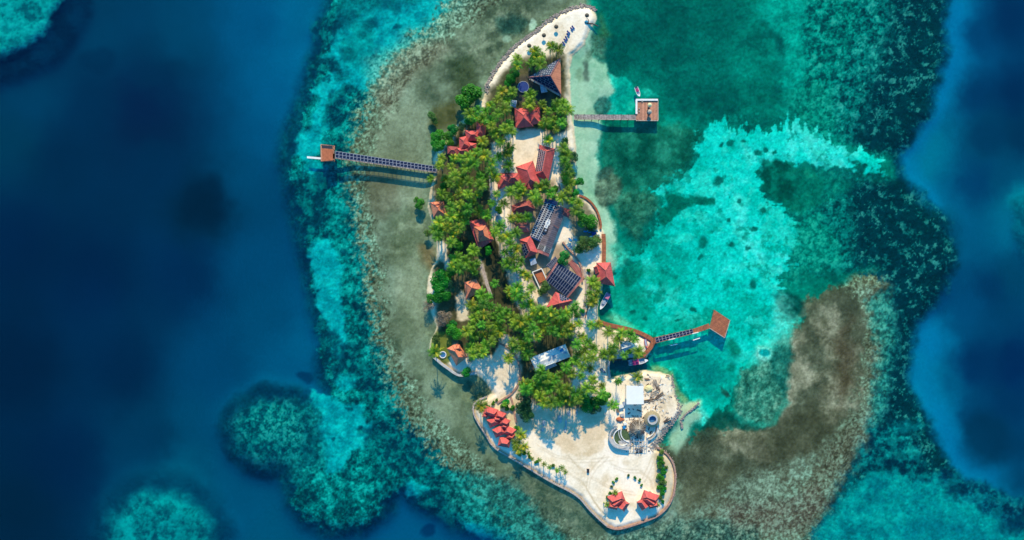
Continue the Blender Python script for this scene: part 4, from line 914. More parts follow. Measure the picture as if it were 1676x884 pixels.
t, r = house('house', 'red hip house with dark panels, touching the low end of the long solar roof', 'house',
      [([(851,393.5),(868.5,387),(880,413.5),(861,421.5)], dict(zr=7.0, inset=.8))], mark='the red hip below the long halls')
_, e4, r0, r1 = r[0]; a, b, rt, rb = slopes(e4, r0, r1)
panels(t, [lerp(a[0], a[1], .25), lerp(a[0], a[1], .92), lerp(lerp(a[0], a[1], .85), rb, .75), lerp(lerp(a[0], a[1], .3), rt, .72)], 4, 2, gap=(.05, .05), frame='frame', lift=.1)
t = thing('shed', 'flat pale blue grey shed between the red hip house and the terracotta lidded tank', 'shed', P(872.5, 428, GZ))
k = MB(); q = [P(x, y, 3.6) for x, y in ((866.5,424.5),(876,422),(879,431),(869,435))]; k.slab([(p.x, p.y) for p in q], GZ-.3, 3.4); k.build('wall', 'wall', t)
k = MB(); k.slab([(p.x, p.y) for p in q], 3.42, 3.62); k.build('roof', 'roof_palegrey', t)
HOLES.append([(867,425),(876,422),(879,431),(869,435)])
t = thing('cistern', 'rectangular tank with white rim walls and a terracotta lid, left of the broad dark roof', 'tank', P(883, 457, GZ))
ring = [(871.5,445.5),(886.5,439.5),(899,467),(884,473)]
q = [P(x, y, 3.0) for x, y in ring]
for i in range(4):
    a_, b_ = q[i], q[(i+1) % 4]; u = (b_-a_).normalized(); n = Vector((-u.y, u.x, 0))*.22
    k = MB(); k.slab([(a_.x-n.x-u.x*.15, a_.y-n.y-u.y*.15), (b_.x-n.x, b_.y-n.y), (b_.x+n.x, b_.y+n.y), (a_.x+n.x-u.x*.15, a_.y+n.y-u.y*.15)], GZ-.4, 2.7+.01*i); k.build('rim_wall', 'white', t)
k = MB(); q = [P(x, y, 2.5) for x, y in ((876,449),(888,445),(894,459),(883,463))]; k.slab([(p.x, p.y) for p in q], GZ-.2, 2.4); k.build('lid', 'terra', t)
HOLES.append([(872,446),(886,440),(894,459),(882,464)]); lm(883, 456, 'the terracotta-lidded tank')
# slatted pergola and big solar roof
t = thing('carport', 'small shade roof of pale bars between the bushy tree and the broad dark roof', 'shade roof', P(904, 432, GZ))
q = [P(x, y, 4.0) for x, y in ((909,419),(915,429),(904,443),(893.5,435))]
k = MB(); k.slab([(p.x, p.y) for p in q], 3.85, 4.0); k.build('roof', 'roof_grey', t)
panels(t, [q[3]+Vector((0, 0, 0)), q[0], q[1], q[2]], 7, 2, gap=(.3, .12), frame='frame', lift=.06, fr=.12)
for p in q: k = MB(); pp = lerp(p, q[0]/4+q[1]/4+q[2]/4+q[3]/4, .12); k.tube([(pp.x, pp.y, GZ-.3), (pp.x, pp.y, 3.86)], .09, 6); k.build('post', 'metal', t)
HOLES.append([(909,419),(915,429),(904,443),(893.5,435)])
t, r = house('hall', 'broad dark hall roof with long solar rows inside a pink rim, by the curved terrace', 'hall',
      [([(912,430.5),(953,457),(929,486),(894,458)], dict(zr=5.4, inset=0, mat='roof_pink', cap=None, ze=4.4))], mark='the broad dark solar roof')
_, e4, r0, r1 = r[0]; cs = [P(x, y, 0) for x, y in shrink([(912,430.5),(953,457),(929,486),(894,458)], .93)]
a, b = (e4[0], e4[1]), (e4[3], e4[2])
ra, rbb = (r0, r1) if (r0-e4[0]).length < (r1-e4[0]).length else (r1, r0)
for s_ in (a, b):
    panels(t, [lerp(s_[0], s_[1], .05), lerp(s_[0], s_[1], .93), lerp(ra, rbb, .93), lerp(ra, rbb, .05)], 10, 2, gap=(.04, .02), frame='frame_dim', cell='cell', lift=.08, fr=.09, fv=.02)
t, r = house('house', 'red pyramid roofed cottage with panels on its top right slope, below the broad dark roof', 'cottage',
      [([(909.5,478.5),(935.5,492),(917.5,512),(895,502.5)], dict(zr=7.4, inset=1.1))], mark='the red cottage with solar panels')
_, e4, r0, r1 = r[0]
es = sorted(e4, key=lambda p: -p.y); N_, others = es[0], es[1:]; E__ = max(e4, key=lambda p: p.x); S__ = min(e4, key=lambda p: p.y); W__ = min(e4, key=lambda p: p.x); am = (r0+r1)/2
panels(t, [lerp(N_, E__, .2), lerp(N_, E__, .88), lerp(lerp(N_, E__, .62), am, .62), lerp(lerp(N_, E__, .38), am, .62)], 4, 3, gap=(.05, .05), frame='frame')
panels(t, [lerp(W__, S__, .2), lerp(W__, S__, .8), lerp(lerp(W__, S__, .62), am, .5), lerp(lerp(W__, S__, .38), am, .5)], 4, 2, gap=(.05, .05), frame='frame_dim')
# waterside hut
house('house', 'red pyramid roofed house on the east shore with one corner over turquoise water', 'house',
      [([(977,431),(999,430.5),(1005.5,467.5),(978,462)], dict(zr=8.2, inset=1.0)), ([(971.5,438),(980,432),(984,446),(975,448)], dict(zr=5.6, ze=3.9, inset=.4))], mark='the red house at the east shore')
# western cottages
house('cottage', 'small orange roofed cottage at the far west shore, below the left pier', 'cottage',
      [([(705,332),(726,331),(730,352),(710,355)], dict(zr=7.0, mat='roof_orange', inset=.9)), ([(709,331),(720,330),(722,340),(712,341)], dict(zr=6.2, mat='roof_orange', inset=.3))], mark='the far west orange cottage')
t, r = house('cottage', 'red cottage with a two tier roof among palms in the west grove', 'cottage',
      [([(768,363),(792,359),(807.5,392),(784,407)], dict(zr=6.4, inset=1.0, mat='roof_red')), ([(776,372),(796,369),(801,391),(783,396)], dict(ze=6.0, zr=8.4, inset=1.0, wall=False, mat='roof_orange'))], mark='the two-tier red cottage')
k = MB(); q = P(787.5, 381.5, 8.6); k.box((q.x, q.y, 8.3), (2.2, 2.4, .9), .25); k.build('vent_box', 'dark', t)
house('cottage', 'orange pyramid roofed cottage right of the bushy green trees of the west shore', 'cottage',
      [([(760.5,462),(779,457.5),(789,475),(763,489.5)], dict(zr=7.6, mat='roof_orange'))], mark='the orange western grove cottage')
house('cottage', 'orange hip roofed cottage on the small lawn near the round hot tub', 'cottage',
      [([(732.5,571),(749,561.5),(764.5,584),(747,597.5)], dict(zr=7.4, mat='roof_orange', inset=.9)), ([(741,566),(752,564),(756,574),(744,575)], dict(zr=6.6, mat='roof_orange', inset=.4))], mark='the orange cottage on the lawn')
# white roofed hall
t, r = house('hall', 'long white roofed hall with a small pale gable, south of the big palm grove', 'hall',
      [([(869,586),(924,564.5),(932,584),(878,605.5)], dict(zr=5.3, inset=.25, mat='roof_white', cap=None)), ([(890,592),(902,588),(911,598),(893,606)], dict(ze=4.4, zr=6.2, inset=0, mat='roof_palegrey', cap='white'))], mark='the white roofed hall')
for (x, y, c_) in ((919,573,'blue'), (925,577,'metal'), (907,583,'metal'), (913,570,'metal')):
    k = MB(); p = P(x, y, 5.3); k.box((p.x, p.y, 5.2), (1.6, 1.0, .5), .4); k.build('roof_unit', 'roof_palegrey' if c_ == 'metal' else 'blue', t)
k = MB(); k.tube([P(880,587,5.2), P(885,601,5.0)], .1, 4); k.build('flashing', 'roof_palegrey', t)
# boathouse by the inlet
t, r = house('boathouse', 'blue grey roofed boathouse with white gable edges between palms above the boat inlet', 'boathouse',
      [([(1015,560),(1030,558),(1037,571),(1019,580)], dict(zr=6.2, inset=0, mat='roof_palegrey', cap='white')), ([(1027,560),(1042,562),(1043,574),(1029,574)], dict(zr=5.6, inset=0, mat='roof_white', cap=None))], mark='the boathouse beside the inlet')
k = MB(); q = [P(x, y, GZ) for x, y in ((1002,576),(1040,572),(1044,586),(1000,590))]; k.slab([(p.x, p.y) for p in q], GZ-.3, GZ+.08); k.build('floor', 'concrete', t)
# flat white canopy
t = thing('canopy', 'flat square plain white canopy roof at the top of the building site', 'canopy', P(1039.5, 646.5, GZ))
q = [P(x, y, 6.0) for x, y in ((1025.3,631),(1053,632),(1053.8,661.5),(1025.3,662))]
k = MB(); k.slab([(p.x, p.y) for p in q], 5.75, 6.0); k.build('roof', 'membrane', t)
cq = (q[0]+q[1]+q[2]+q[3])/4
for p in q: k = MB(); pp = lerp(p, cq, .06); k.tube([(pp.x, pp.y, GZ-.3), (pp.x, pp.y, 5.76)], .14, 6); k.build('post', 'metal', t)
k = MB(); k.tube([lerp(q[3], cq, .03)-Vector((0, 0, .4)), lerp(q[2], cq, .03)-Vector((0, 0, .4))], .12, 4); k.build('beam', 'red', t)
HOLES.append([(1025,631),(1053,632),(1053,661),(1025,662)]); lm(1040, 646, 'the flat white square canopy')
# southwest terrace of cottages
GRP = 'terrace of small red cottages at the southwest seawall'
def rotrect(cx, cy, w_, h_, a):
    c_, s_ = math.cos(a), math.sin(a); return [(cx+x*c_-y*s_, cy+x*s_+y*c_) for x, y in ((-w_/2, -h_/2), (w_/2, -h_/2), (w_/2, h_/2), (-w_/2, h_/2))]
for lab, rs, mk in (('topmost red cottage of the southwest row, next to the pale curved wall', [(803,674.5,21,14,.3),(794,680,8,7,.3)], 'the topmost cottage of the southwest row'),
                ('second red cottage from the top of the southwest row, wide and stepped', [(819,680,16,12,.35),(807,690,17,14,-.45),(814,685,14,10,.0)], 'the second cottage of the southwest row'),
                ('third red cottage from the top of the southwest row, wide and stepped', [(826,691,15,12,.4),(817,706,18,14,-.45),(826,697,12,10,.3)], 'the third cottage of the southwest row'),
                ('fourth red cottage down the southwest row, right of and above the lowest one', [(834,706,17,13,.4),(836,714,12,9,.3)], 'the fourth cottage of the southwest row'),
                ('lowest red cottage of the southwest row, a lone pyramid roof nearest the palms', [(825.5,724,18,14,.2)], 'the lowest cottage of the southwest row')):
    house('cottage', lab, 'cottage', [(rotrect(*q_), dict(zr=6.4 if i == 0 else 6.1, ze=4.0, inset=.85 if i else .7)) for i, q_ in enumerate(rs)], group=GRP, mark=mk)
# two southern cottages
GRP = 'pair of red cottages at the southern tip'
def south(cx, cy, s_, lab, mk):
    L = [(rotrect(cx-s_*3, cy-6, 25, 15, s_*-.35), dict(zr=6.6, inset=.7)), (rotrect(cx-s_*2, cy-1, 14, 22, s_*.95), dict(zr=6.5, inset=.7)), (rotrect(cx+s_*9, cy+5, 13, 15, s_*.6), dict(zr=6.3, inset=.35)), (rotrect(cx-s_*8, cy+6, 14, 10, s_*.2), dict(zr=5.9, inset=.35))]
    house('cottage', lab, 'cottage', L, group=GRP, mark=mk)
south(1011.5, 822, 1, 'left one of the two red cottages on the bare sand of the southern tip', 'the left cottage of the southern tip')
south(1061, 820, -1, 'right one of the two red cottages of the southern tip, beside the green hedge', 'the right cottage of the southern tip')
# ================================================================== piers, walls, boats, site
def rail_path(parent, pts, z, name='rail', mat='wood'):
    k = MB(); k.tube([Vector((p[0], p[1], z)) for p in pts], .06, 4); return k.build(name, mat, parent)
def deck_poly(parent, pts, z, mat, axis, name='deck', th=.25):
    q = [P(x, y, z) for x, y in pts]; k = MB(); k.slab([(p.x, p.y) for p in q], z-th, z, axis=axis); return k.build(name, mat, parent)
def piles(parent, pts, z, zb=-1.6, r=.14, mat='wood_dark'):
    for x, y in pts:
        p = P(x, y, z); k = MB(); k.tube([(p.x, p.y, zb), (p.x, p.y, z)], r, 6); k.build('pile', mat, parent)
# right pier with square platform
DZ = 1.5
t = thing('pier', 'narrow weathered plank pier with a square red-brown platform, in the northeast', 'pier', P(1000, 190, 0)); PIER_E = t
deck_poly(t, [(939.5,187.3),(1041,188.2),(1041,195.5),(939.5,194.8)], DZ, 'plank_grey', (1, 0), 'walkway')
deck_poly(t, [(1041,163),(1076.5,163),(1077,197),(1041,197)], DZ+.02, 'plank', (1, 0), 'platform')
k = MB()
for a_, b_ in (((1040.8,163.3),(1077,163.3)), ((1041.8,163.3),(1041.8,186.5))):
    p, q = P(*a_, DZ+.5), P(*b_, DZ+.5); u = (q-p).normalized(); n = Vector((-u.y, u.x, 0))*.42
    k.slab([(p.x-n.x, p.y-n.y), (q.x-n.x, q.y-n.y), (q.x+n.x, q.y+n.y), (p.x+n.x, p.y+n.y)], DZ+.02, DZ+.5+(.004 if a_[0] > 1041 else 0))
k.build('bench', 'white', t)
k = MB()
for a_, b_ in (((1077,164),(1077.2,197)), ((1041,197.3),(1077,197.5)), ((940,195.2),(1041,195.9))):
    p, q = P(*a_, DZ+.1), P(*b_, DZ+.1); u = (q-p).normalized(); n = Vector((-u.y, u.x, 0))*.16
    k.slab([(p.x-n.x, p.y-n.y), (q.x-n.x, q.y-n.y), (q.x+n.x, q.y+n.y), (p.x+n.x, p.y+n.y)], DZ-.2, DZ+.12)
k.build('kerb', 'wood_pale', t)
piles(t, [(x, y) for x in range(945, 1041, 12) for y in (187.2, 195.6)]+[(x, y) for x in (1044, 1059, 1074) for y in (166, 181, 196)], DZ+.35)
for y in (173.5, 184.5):
    lab = 'upper' if y < 180 else 'lower'
    p = P(1062, y, DZ); t2 = thing('parasol', f'{lab} one of the two cream parasols on the square platform of the northeast pier', 'parasol', p, 'cream parasols on the northeast pier')
    k = MB(); k.tube([p, p+Vector((0, 0, 2.6))], .05, 6); k.build('pole', 'wood', t2)
    k = MB(); k.lathe(p+Vector((0, 0, 2.1)), [(0, .6), (.6, .3), (1.0, 0), (.96, -.08)], 16); k.build('canopy', 'sandpile' if y < 180 else 'wood_pale', t2)
    t3 = thing('table', f'{lab} small dark table under the parasol on the northeast pier platform', 'table', P(1061.5, y+3.5, DZ), 'small tables on the northeast pier')
    p = P(1061.3, y+4, DZ); k = MB(); k.lathe(p, [(0, .76), (.55, .76), (.55, .7), (0, .7)], 12); k.build('table_top', 'wood_dark', t3)
    k = MB(); k.tube([p, p+Vector((0, 0, .7))], .06, 6); k.build('leg', 'metal', t3)
for x, y, l_ in ((1046,178,'beside the left bench'), (1051,166.5,'nearest the top edge'), (1046,183,'lowest at the left bench')):
    p = P(x, y, DZ); t3 = thing('deck_chair', f'small wooden deck chair on the northeast pier platform, {l_}', 'chair', p, 'deck chairs on the northeast pier')
    k = MB(); k.box(p+Vector((0, 0, .35)), (.6, .6, .06), .3); k.build('seat', 'wood_pale', t3)
    k = MB(); k.box(p+Vector((-.3, 0, .65)), (.06, .6, .6), .0); k.build('backrest', 'wood_pale', t3)
    for sx in (-.24, .24):
        for sy in (-.24, .24): k = MB(); k.tube([p+Vector((sx, sy, 0)), p+Vector((sx, sy, .33))], .03, 4); k.build('leg', 'wood', t3)
lm(1000, 191, 'the northeast pier')

# left pier, roofed with solar panels
t = thing('pier', 'long roofed pier covered with a solar panel grid, reaching west over the flats', 'pier', P(630, 262, 0))
deck_poly(t, [(545,251.5),(716,276),(715.5,283.5),(544,259)], 1.4, 'plank_grey', (1, -.14), 'walkway')
ZP = 4.7
a0, a1, b1, b0 = P(549,247.5,ZP), P(713.5,272.5,ZP-.1), P(714,281,ZP-.1), P(549,257.5,ZP)
k = MB(); n_ = 22
for i in range(n_+1):
    tt = i/n_; k.tube([lerp(a0, a1, tt)-Vector((0, 0, .12)), lerp(b0, b1, tt)-Vector((0, 0, .12))], .07, 4)
k.tube([a0-Vector((0, 0, .15)), a1-Vector((0, 0, .15))], .1, 4); k.tube([b0-Vector((0, 0, .15)), b1-Vector((0, 0, .15))], .1, 4)
k.build('roof_frame', 'frame_dim', t)
panels(t, [a0, a1, b1, b0], 28, 2, gap=(.03, .05), frame='frame', cell='cell', lift=.02, fr=.06, fv=.05)
for i in range(n_+1):
    for q0, q1 in ((a0, a1), (b0, b1)):
        p = lerp(lerp(q0, q1, i/n_), lerp(a0+(b0-a0)*.5, a1+(b1-a1)*.5, i/n_), .12); k = MB(); k.tube([(p.x, p.y, -1.5), (p.x, p.y, ZP-.2)], .09, 5); k.build('post', 'wood_dark', t)
# cross ties under water level walkway
k = MB()
for i in range(0, 30):
    p, q = lerp(P(549,262,.4), P(712,287,.4), i/29), lerp(P(549,252,.4), P(712,276,.4), i/29); k.tube([p, q], .07, 4)
k.build('cross_beam', 'wood_dark', t)
lm(630, 262, 'the left pier')
t = thing('jetty_hut', 'square terracotta roofed hut at the outer end of the long left pier', 'hut', P(536, 251, 0))
deck_poly(t, [(524.5,236),(548,238.5),(548,265),(525,264)], 1.4, 'plank', (1, 0), 'deck')
piles(t, [(526,238),(546,240),(546,262),(527,262)], 1.4, -3.5)
q = [P(x, y, 4.6) for x, y in ((526.5,243),(544.5,244.5),(545,262.5),(528,264))]; rz = [P(527,239.5,4.1), P(543,241,4.1)]
k = MB(); k.slab([(p.x, p.y) for p in q], 4.35, 4.6); k.build('roof', 'terra', t)
k = MB(); qq = [P(x, y, 4.2) for x, y in ((526.5,237.5),(544,238.5),(544.5,244),(526.5,242.6))]; k.slab([(p.x, p.y) for p in qq], 4.0, 4.15); k.build('awning', 'dark', t)
for p in q+qq[:2]: k = MB(); k.tube([(p.x*.999, p.y, 1.4), (p.x*.999, p.y, 4.3)], .1, 5); k.build('post', 'wood', t)
t = thing('gangway', 'white floating gangplank pointing west from the terracotta roofed jetty hut', 'gangplank', P(514, 258, 0))
deck_poly(t, [(502.5,255.8),(526,257.8),(526,261),(502.5,259)], .55, 'white', (1, 0), 'board', .3)
piles(t, [(504,257.4),(524,259.4)], .3, -3, .1)

# lower right pier
t = thing('pier', 'lower right pier bent toward a diamond shaped red-brown deck, partly under solar panels', 'pier', P(1125, 545, 0))
deck_poly(t, [(1064,555.5),(1071,552.5),(1136,538),(1160,529.5),(1163,537),(1137,545.8),(1071,562.5),(1066,563.5)], 1.4, 'plank_red', (.93, .3), 'walkway')
deck_poly(t, [(1168.8,507),(1194.6,524),(1186,552.5),(1161,536.5)], 1.42, 'plank_red', (.55, -.85), 'platform')
k = MB()
for a_, b_ in (((1194.8,524.2),(1186.3,552.7)), ((1186,552.9),(1161,536.9))):
    p, q = P(*a_, 1.5), P(*b_, 1.5); u = (q-p).normalized(); n = Vector((-u.y, u.x, 0))*.14
    k.slab([(p.x-n.x, p.y-n.y), (q.x-n.x, q.y-n.y), (q.x+n.x, q.y+n.y), (p.x+n.x, p.y+n.y)], 1.2, 1.5)
k.build('kerb', 'wood_pale', t)
ZP = 4.2; a0, a1, b1, b0 = P(1072,553.5,ZP), P(1133.5,538.5,ZP), P(1135,545,ZP), P(1074,561,ZP)
panels(t, [a0, a1, b1, b0], 11, 2, gap=(.03, .05), frame='frame', cell='cell', lift=.02, fr=.06, fv=.05)
for i in range(8):
    for q0, q1 in ((a0, a1), (b0, b1)):
        p = lerp(q0, q1, i/7); k = MB(); k.tube([(p.x, p.y, -1.5), (p.x, p.y, ZP-.05)], .08, 5); k.build('post', 'wood_dark', t)
piles(t, [(1140,540),(1142,545),(1152,535),(1154,541),(1169,509),(1193,524.5),(1185,550),(1163,536),(1177,530)], 1.5)
lm(1125, 548, 'the lower right pier')
for i, (a_, b_, lab) in enumerate((((1094.5,556.5),(1105.5,554),'upper white lift beam left of the pair, against the lower right pier'), ((1097,565.5),(1108.5,563.5),'lower left white lift beam over water below the lower right pier'),
                     ((1132.5,546.5),(1143,544),'upper right white lift beam against the lower right pier'), ((1134.5,557),(1145.5,553.5),'lower right white lift beam over water below the lower right pier'))):
    t = thing('boat_lift_beam', lab, 'boat lift', P((a_[0]+b_[0])/2, (a_[1]+b_[1])/2, 0), 'white boat lift beams by the lower right pier')
    p, q = P(*a_, 1.6), P(*b_, 1.6); k = MB(); k.tube([p, q], .2, 6); k.build('beam', 'white', t)
    for v in (p, q): k = MB(); k.tube([(v.x, v.y, -2), (v.x, v.y, 1.75)], .12, 6); k.build('pile', 'metal', t)

# brown boardwalk along the shore
def strip_pts(pts, w_, z):
    q = [P(x, y, z) for x, y in pts]; L, Rr = [], []
    for i, p in enumerate(q):
        d = (q[min(i+1, len(q)-1)]-q[max(i-1, 0)]).normalized(); n = Vector((-d.y, d.x, 0))*w_/2
        L.append(p+n); Rr.append(p-n)
    return L, Rr
def strip(name, label, cat, pts, w_, z0, z1, mat, group=None, smooth=2, kind=None, stripes=False):
    # Chaikin smoothing keeps traced curves from reading as polylines
    for _ in range(smooth):
        n = [pts[0]]
        for i in range(len(pts)-1):
            a_, b_ = pts[i], pts[i+1]; n += [(a_[0]*.75+b_[0]*.25, a_[1]*.75+b_[1]*.25), (a_[0]*.25+b_[0]*.75, a_[1]*.25+b_[1]*.75)]
        n.append(pts[-1]); pts = n
    L, Rr = strip_pts(pts, w_, z1); k = MB(); run = 0
    dz = Vector((0, 0, z1-z0))
    for i in range(len(L)-1):
        d = ((L[i+1]+Rr[i+1])/2-(L[i]+Rr[i])/2).length
        k.face([Rr[i], Rr[i+1], L[i+1], L[i]], 0, [(0, run), (0, run+d), (w_, run+d), (w_, run)]); run += d
        k.face([L[i], L[i+1], L[i+1]-dz, L[i]-dz]); k.face([Rr[i+1], Rr[i], Rr[i]-dz, Rr[i+1]-dz])
    k.face([L[0], L[0]-dz, Rr[0]-dz, Rr[0]]); k.face([Rr[-1], Rr[-1]-dz, L[-1]-dz, L[-1]])
    c_ = pts[len(pts)//2]
    mbv = k; org = P(c_[0], c_[1], z0); o = mbv.build(name, mat, None, tuple(org))
    if kind: structure(o, kind)
    else: tag(o, label, cat, group)
    return o
strip('boardwalk', 'brown boardwalk curving along the shore to the lower right pier', 'boardwalk', [(979,526),(992,531),(1010,535),(1030,539),(1048,545),(1062,552),(1070,558),(1066,568),(1058,577),(1052,583),(1042,585)], 1.8, .2, 1.5, 'plank_red')
strip('boardwalk', 'reddish boardwalk edging the round east bank beside the pale shallows', 'boardwalk', [(948,320),(958,323),(968,331),(976,342),(981,354),(984,368),(983,375)], .9, .2, 1.35, 'plank_red')
strip('boardwalk', 'straight brown boardwalk running north of the red house at the east shore', 'boardwalk', [(988,383),(989,400),(988.5,430)], 1.7, .2, 1.4, 'plank_red')
strip('path', '', '', [(956,440),(959,455),(960,475),(957,500),(953,520)], 1.3, GZ-.1, GZ+.18, 'seawall', kind='structure')
strip('path', '', '', [(962,440),(965,455),(966,475),(963,500),(958,520)], .5, GZ-.1, GZ+.2, 'roof_pink', kind='structure')
strip('path', '', '', [(803,262),(803,300),(808,335),(818,368),(830,400),(840,432),(852,470),(868,510)], 1.5, GZ-.1, GZ+.14, 'concrete', kind='structure')
strip('path', '', '', [(784,425),(790,440),(797,465),(804,485)], 1.5, GZ-.1, GZ+.14, 'seawall', kind='structure')
# seawalls
strip('seawall', 'long stone seawall round the southwestern shore, from the cottage row to the southern tip', 'seawall',
      [(797,650),(782,655),(775,663),(774,676),(782,692),(795,712),(807,733),(840,752),(852,759),(875,773),(905,791),(932,804),(950,816),(962,832),(978,848),(993,861)], .6, -.9, 1.35, 'seawall')
strip('seawall', 'pinkish stone seawall curving round the southeastern tip', 'seawall',
      [(993,861.5),(1007,867),(1021,865),(1049,856),(1076,846),(1092,832),(1102,814),(1106,789),(1105,765),(1096,747),(1084,737),(1076,733)], .7, -.9, 1.35, 'seawall_pink')
strip('seawall', 'white curved wall ending in the round hot tub on the southwest lawn', 'wall', [(708,583),(716,590),(724,597),(733,603),(742,610),(752,615),(764,614),(780,610)], 1.1, -.5, 1.9, 'concrete')
strip('garden_wall', 'dark pink curved wall between the sandy yard and the white roofed hall', 'wall', [(817,562),(828,567),(838,576),(847,588),(851,603),(851,620),(846,634),(836,646),(824,653),(814,660)], .8, GZ-.3, GZ+.7, 'seawall_pink')
strip('garden_wall', 'low pink wall dropping from the curved wall past the cottage row of the southwest', 'wall', [(836,650),(840,662),(842,678),(845,692)], .8, GZ-.3, GZ+.5, 'seawall_pink')
strip('garden_wall', 'low dark wall curving beneath palms above the pale east bank', 'wall', [(915,300),(918,314),(925,322),(937,326)], .5, GZ-.3, GZ+.8, 'seawall_pink')
strip('terrace_wall', 'brown curved terrace wall sweeping past the bushy tree beside the broad dark solar roof', 'wall', [(921,396),(931,408),(941,418),(950,432),(954,448),(953,462)], .7, GZ-.3, GZ+.9, 'seawall_pink')
strip('quay', 'pale concrete quay at the head of the boat inlet', 'quay', [(997,590),(995.5,602),(998,618)], 1.0, -1.2, 1.3, 'concrete')
strip('quay', 'dark edged concrete quay along the top of the boat inlet', 'quay', [(997,590),(1025,588),(1057,585)], .8, -1.2, 1.32, 'wood_dark')
strip('terrace', 'tan paved terrace along the right side of the broad dark solar roof', 'terrace', [(933,428),(942,437),(950,450),(952,458)], 2.6, GZ-.2, GZ+.35, 'roof_pink')
# hot tub
t = thing('hot_tub', 'round white hot tub at the tip of the southwest wall', 'hot tub', P(725, 580.5, GZ)); p = P(725, 580.5, GZ)
k = MB(); k.lathe(p, [(1.6, -.6), (1.6, .55), (1.3, .55), (1.2, .2)], 24); k.build('rim', 'white', t)
k = MB(); k.lathe(p, [(0, .4), (1.25, .4)], 20); k.build('pool_water', 'pool', t)
# rocks
rk = []
for s in range(4):
    k = MB(); rg = random.Random(s); k.ball((0, 0, 0), 1, .8, .6, 7, 5, 0, .25, rg); rk.append(k.mesh('rock', [MT['rock']]))
k = MB(); rg = random.Random(5)
def rocks_along(k, pts, n, spread, r0, r1):
    seg = [math.hypot(pts[i+1][0]-pts[i][0], pts[i+1][1]-pts[i][1]) for i in range(len(pts)-1)]; T = sum(seg)
    for i in range(n):
        d = rg.random()*T; j = 0
        while j < len(seg)-1 and d > seg[j]: d -= seg[j]; j += 1
        f_ = d/seg[j]; x = pts[j][0]*(1-f_)+pts[j+1][0]*f_+rg.gauss(0, spread); y = pts[j][1]*(1-f_)+pts[j+1][1]*f_+rg.gauss(0, spread)
        z = max(-.3, ground_z(x, y)); r = rg.uniform(r0, r1); k.ball(P(x, y, z)+Vector((0, 0, r*.25)), r, r*rg.uniform(.6, 1), r*.6, 6, 4, 0, .22, rg)
NW = [(975,17),(966,11.5),(953,10),(935,14),(915,23),(895,36),(880,49),(860,63),(840,79),(825,96),(812,113),(803,128),(797,139),(796,150)]
rocks_along(k, NW, 900, 1.5, .2, .55)
structure(k.build('rock_revetment', 'rock', None, tuple(P(880, 49, 0))), 'stuff')
k = MB(); rocks_along(k, [(1144,660),(1135,668),(1120,680),(1114,690),(1117,702)], 150, .7, .25, .5); rocks_along(k, [(1113,664),(1110,675),(1100,690),(1090,702),(1079,718),(1070,730),(1068,738)], 420, 2.6, .15, .5)
rocks_along(k, [(1099,614),(1102,631),(1105,646),(1112,664)], 90, 1.2, .15, .4); rocks_along(k, [(1076,733),(1090,740),(1100,752),(1106,780),(1104,808),(1092,832)], 260, 1.4, .12, .3)
structure(k.build('rubble', 'rock', None, tuple(P(1100, 690, 0))), 'stuff')
k = MB(); rocks_along(k, [(780,655),(774,664),(774,678),(783,694),(796,714),(808,734),(840,753),(875,774),(932,805),(951,818),(978,849),(993,862),(1021,866),(1049,857),(1076,847),(1092,833)], 500, 1.2, .12, .32)
structure(k.build('shore_stones', 'rock', None, tuple(P(840, 753, 0))), 'stuff')
# driftwood and groyne on the northern beach
t = thing('driftwood', 'long dark driftwood log lying across the northern sand tip', 'driftwood', P(967, 40, .9))
k = MB(); k.tube([P(957,37.5,1.1), P(963,38.5,1.2), P(970,39,1.15), (P(979,43,.7))], [.3, .36, .3, .2], 7); k.build('log', 'wood_dark', t)
k = MB(); k.tube([P(963,38.5,1.2), P(963.5,33,1.25), P(961,30,1.2)], [.2, .16, .1], 5); k.build('branch', 'wood_dark', t)
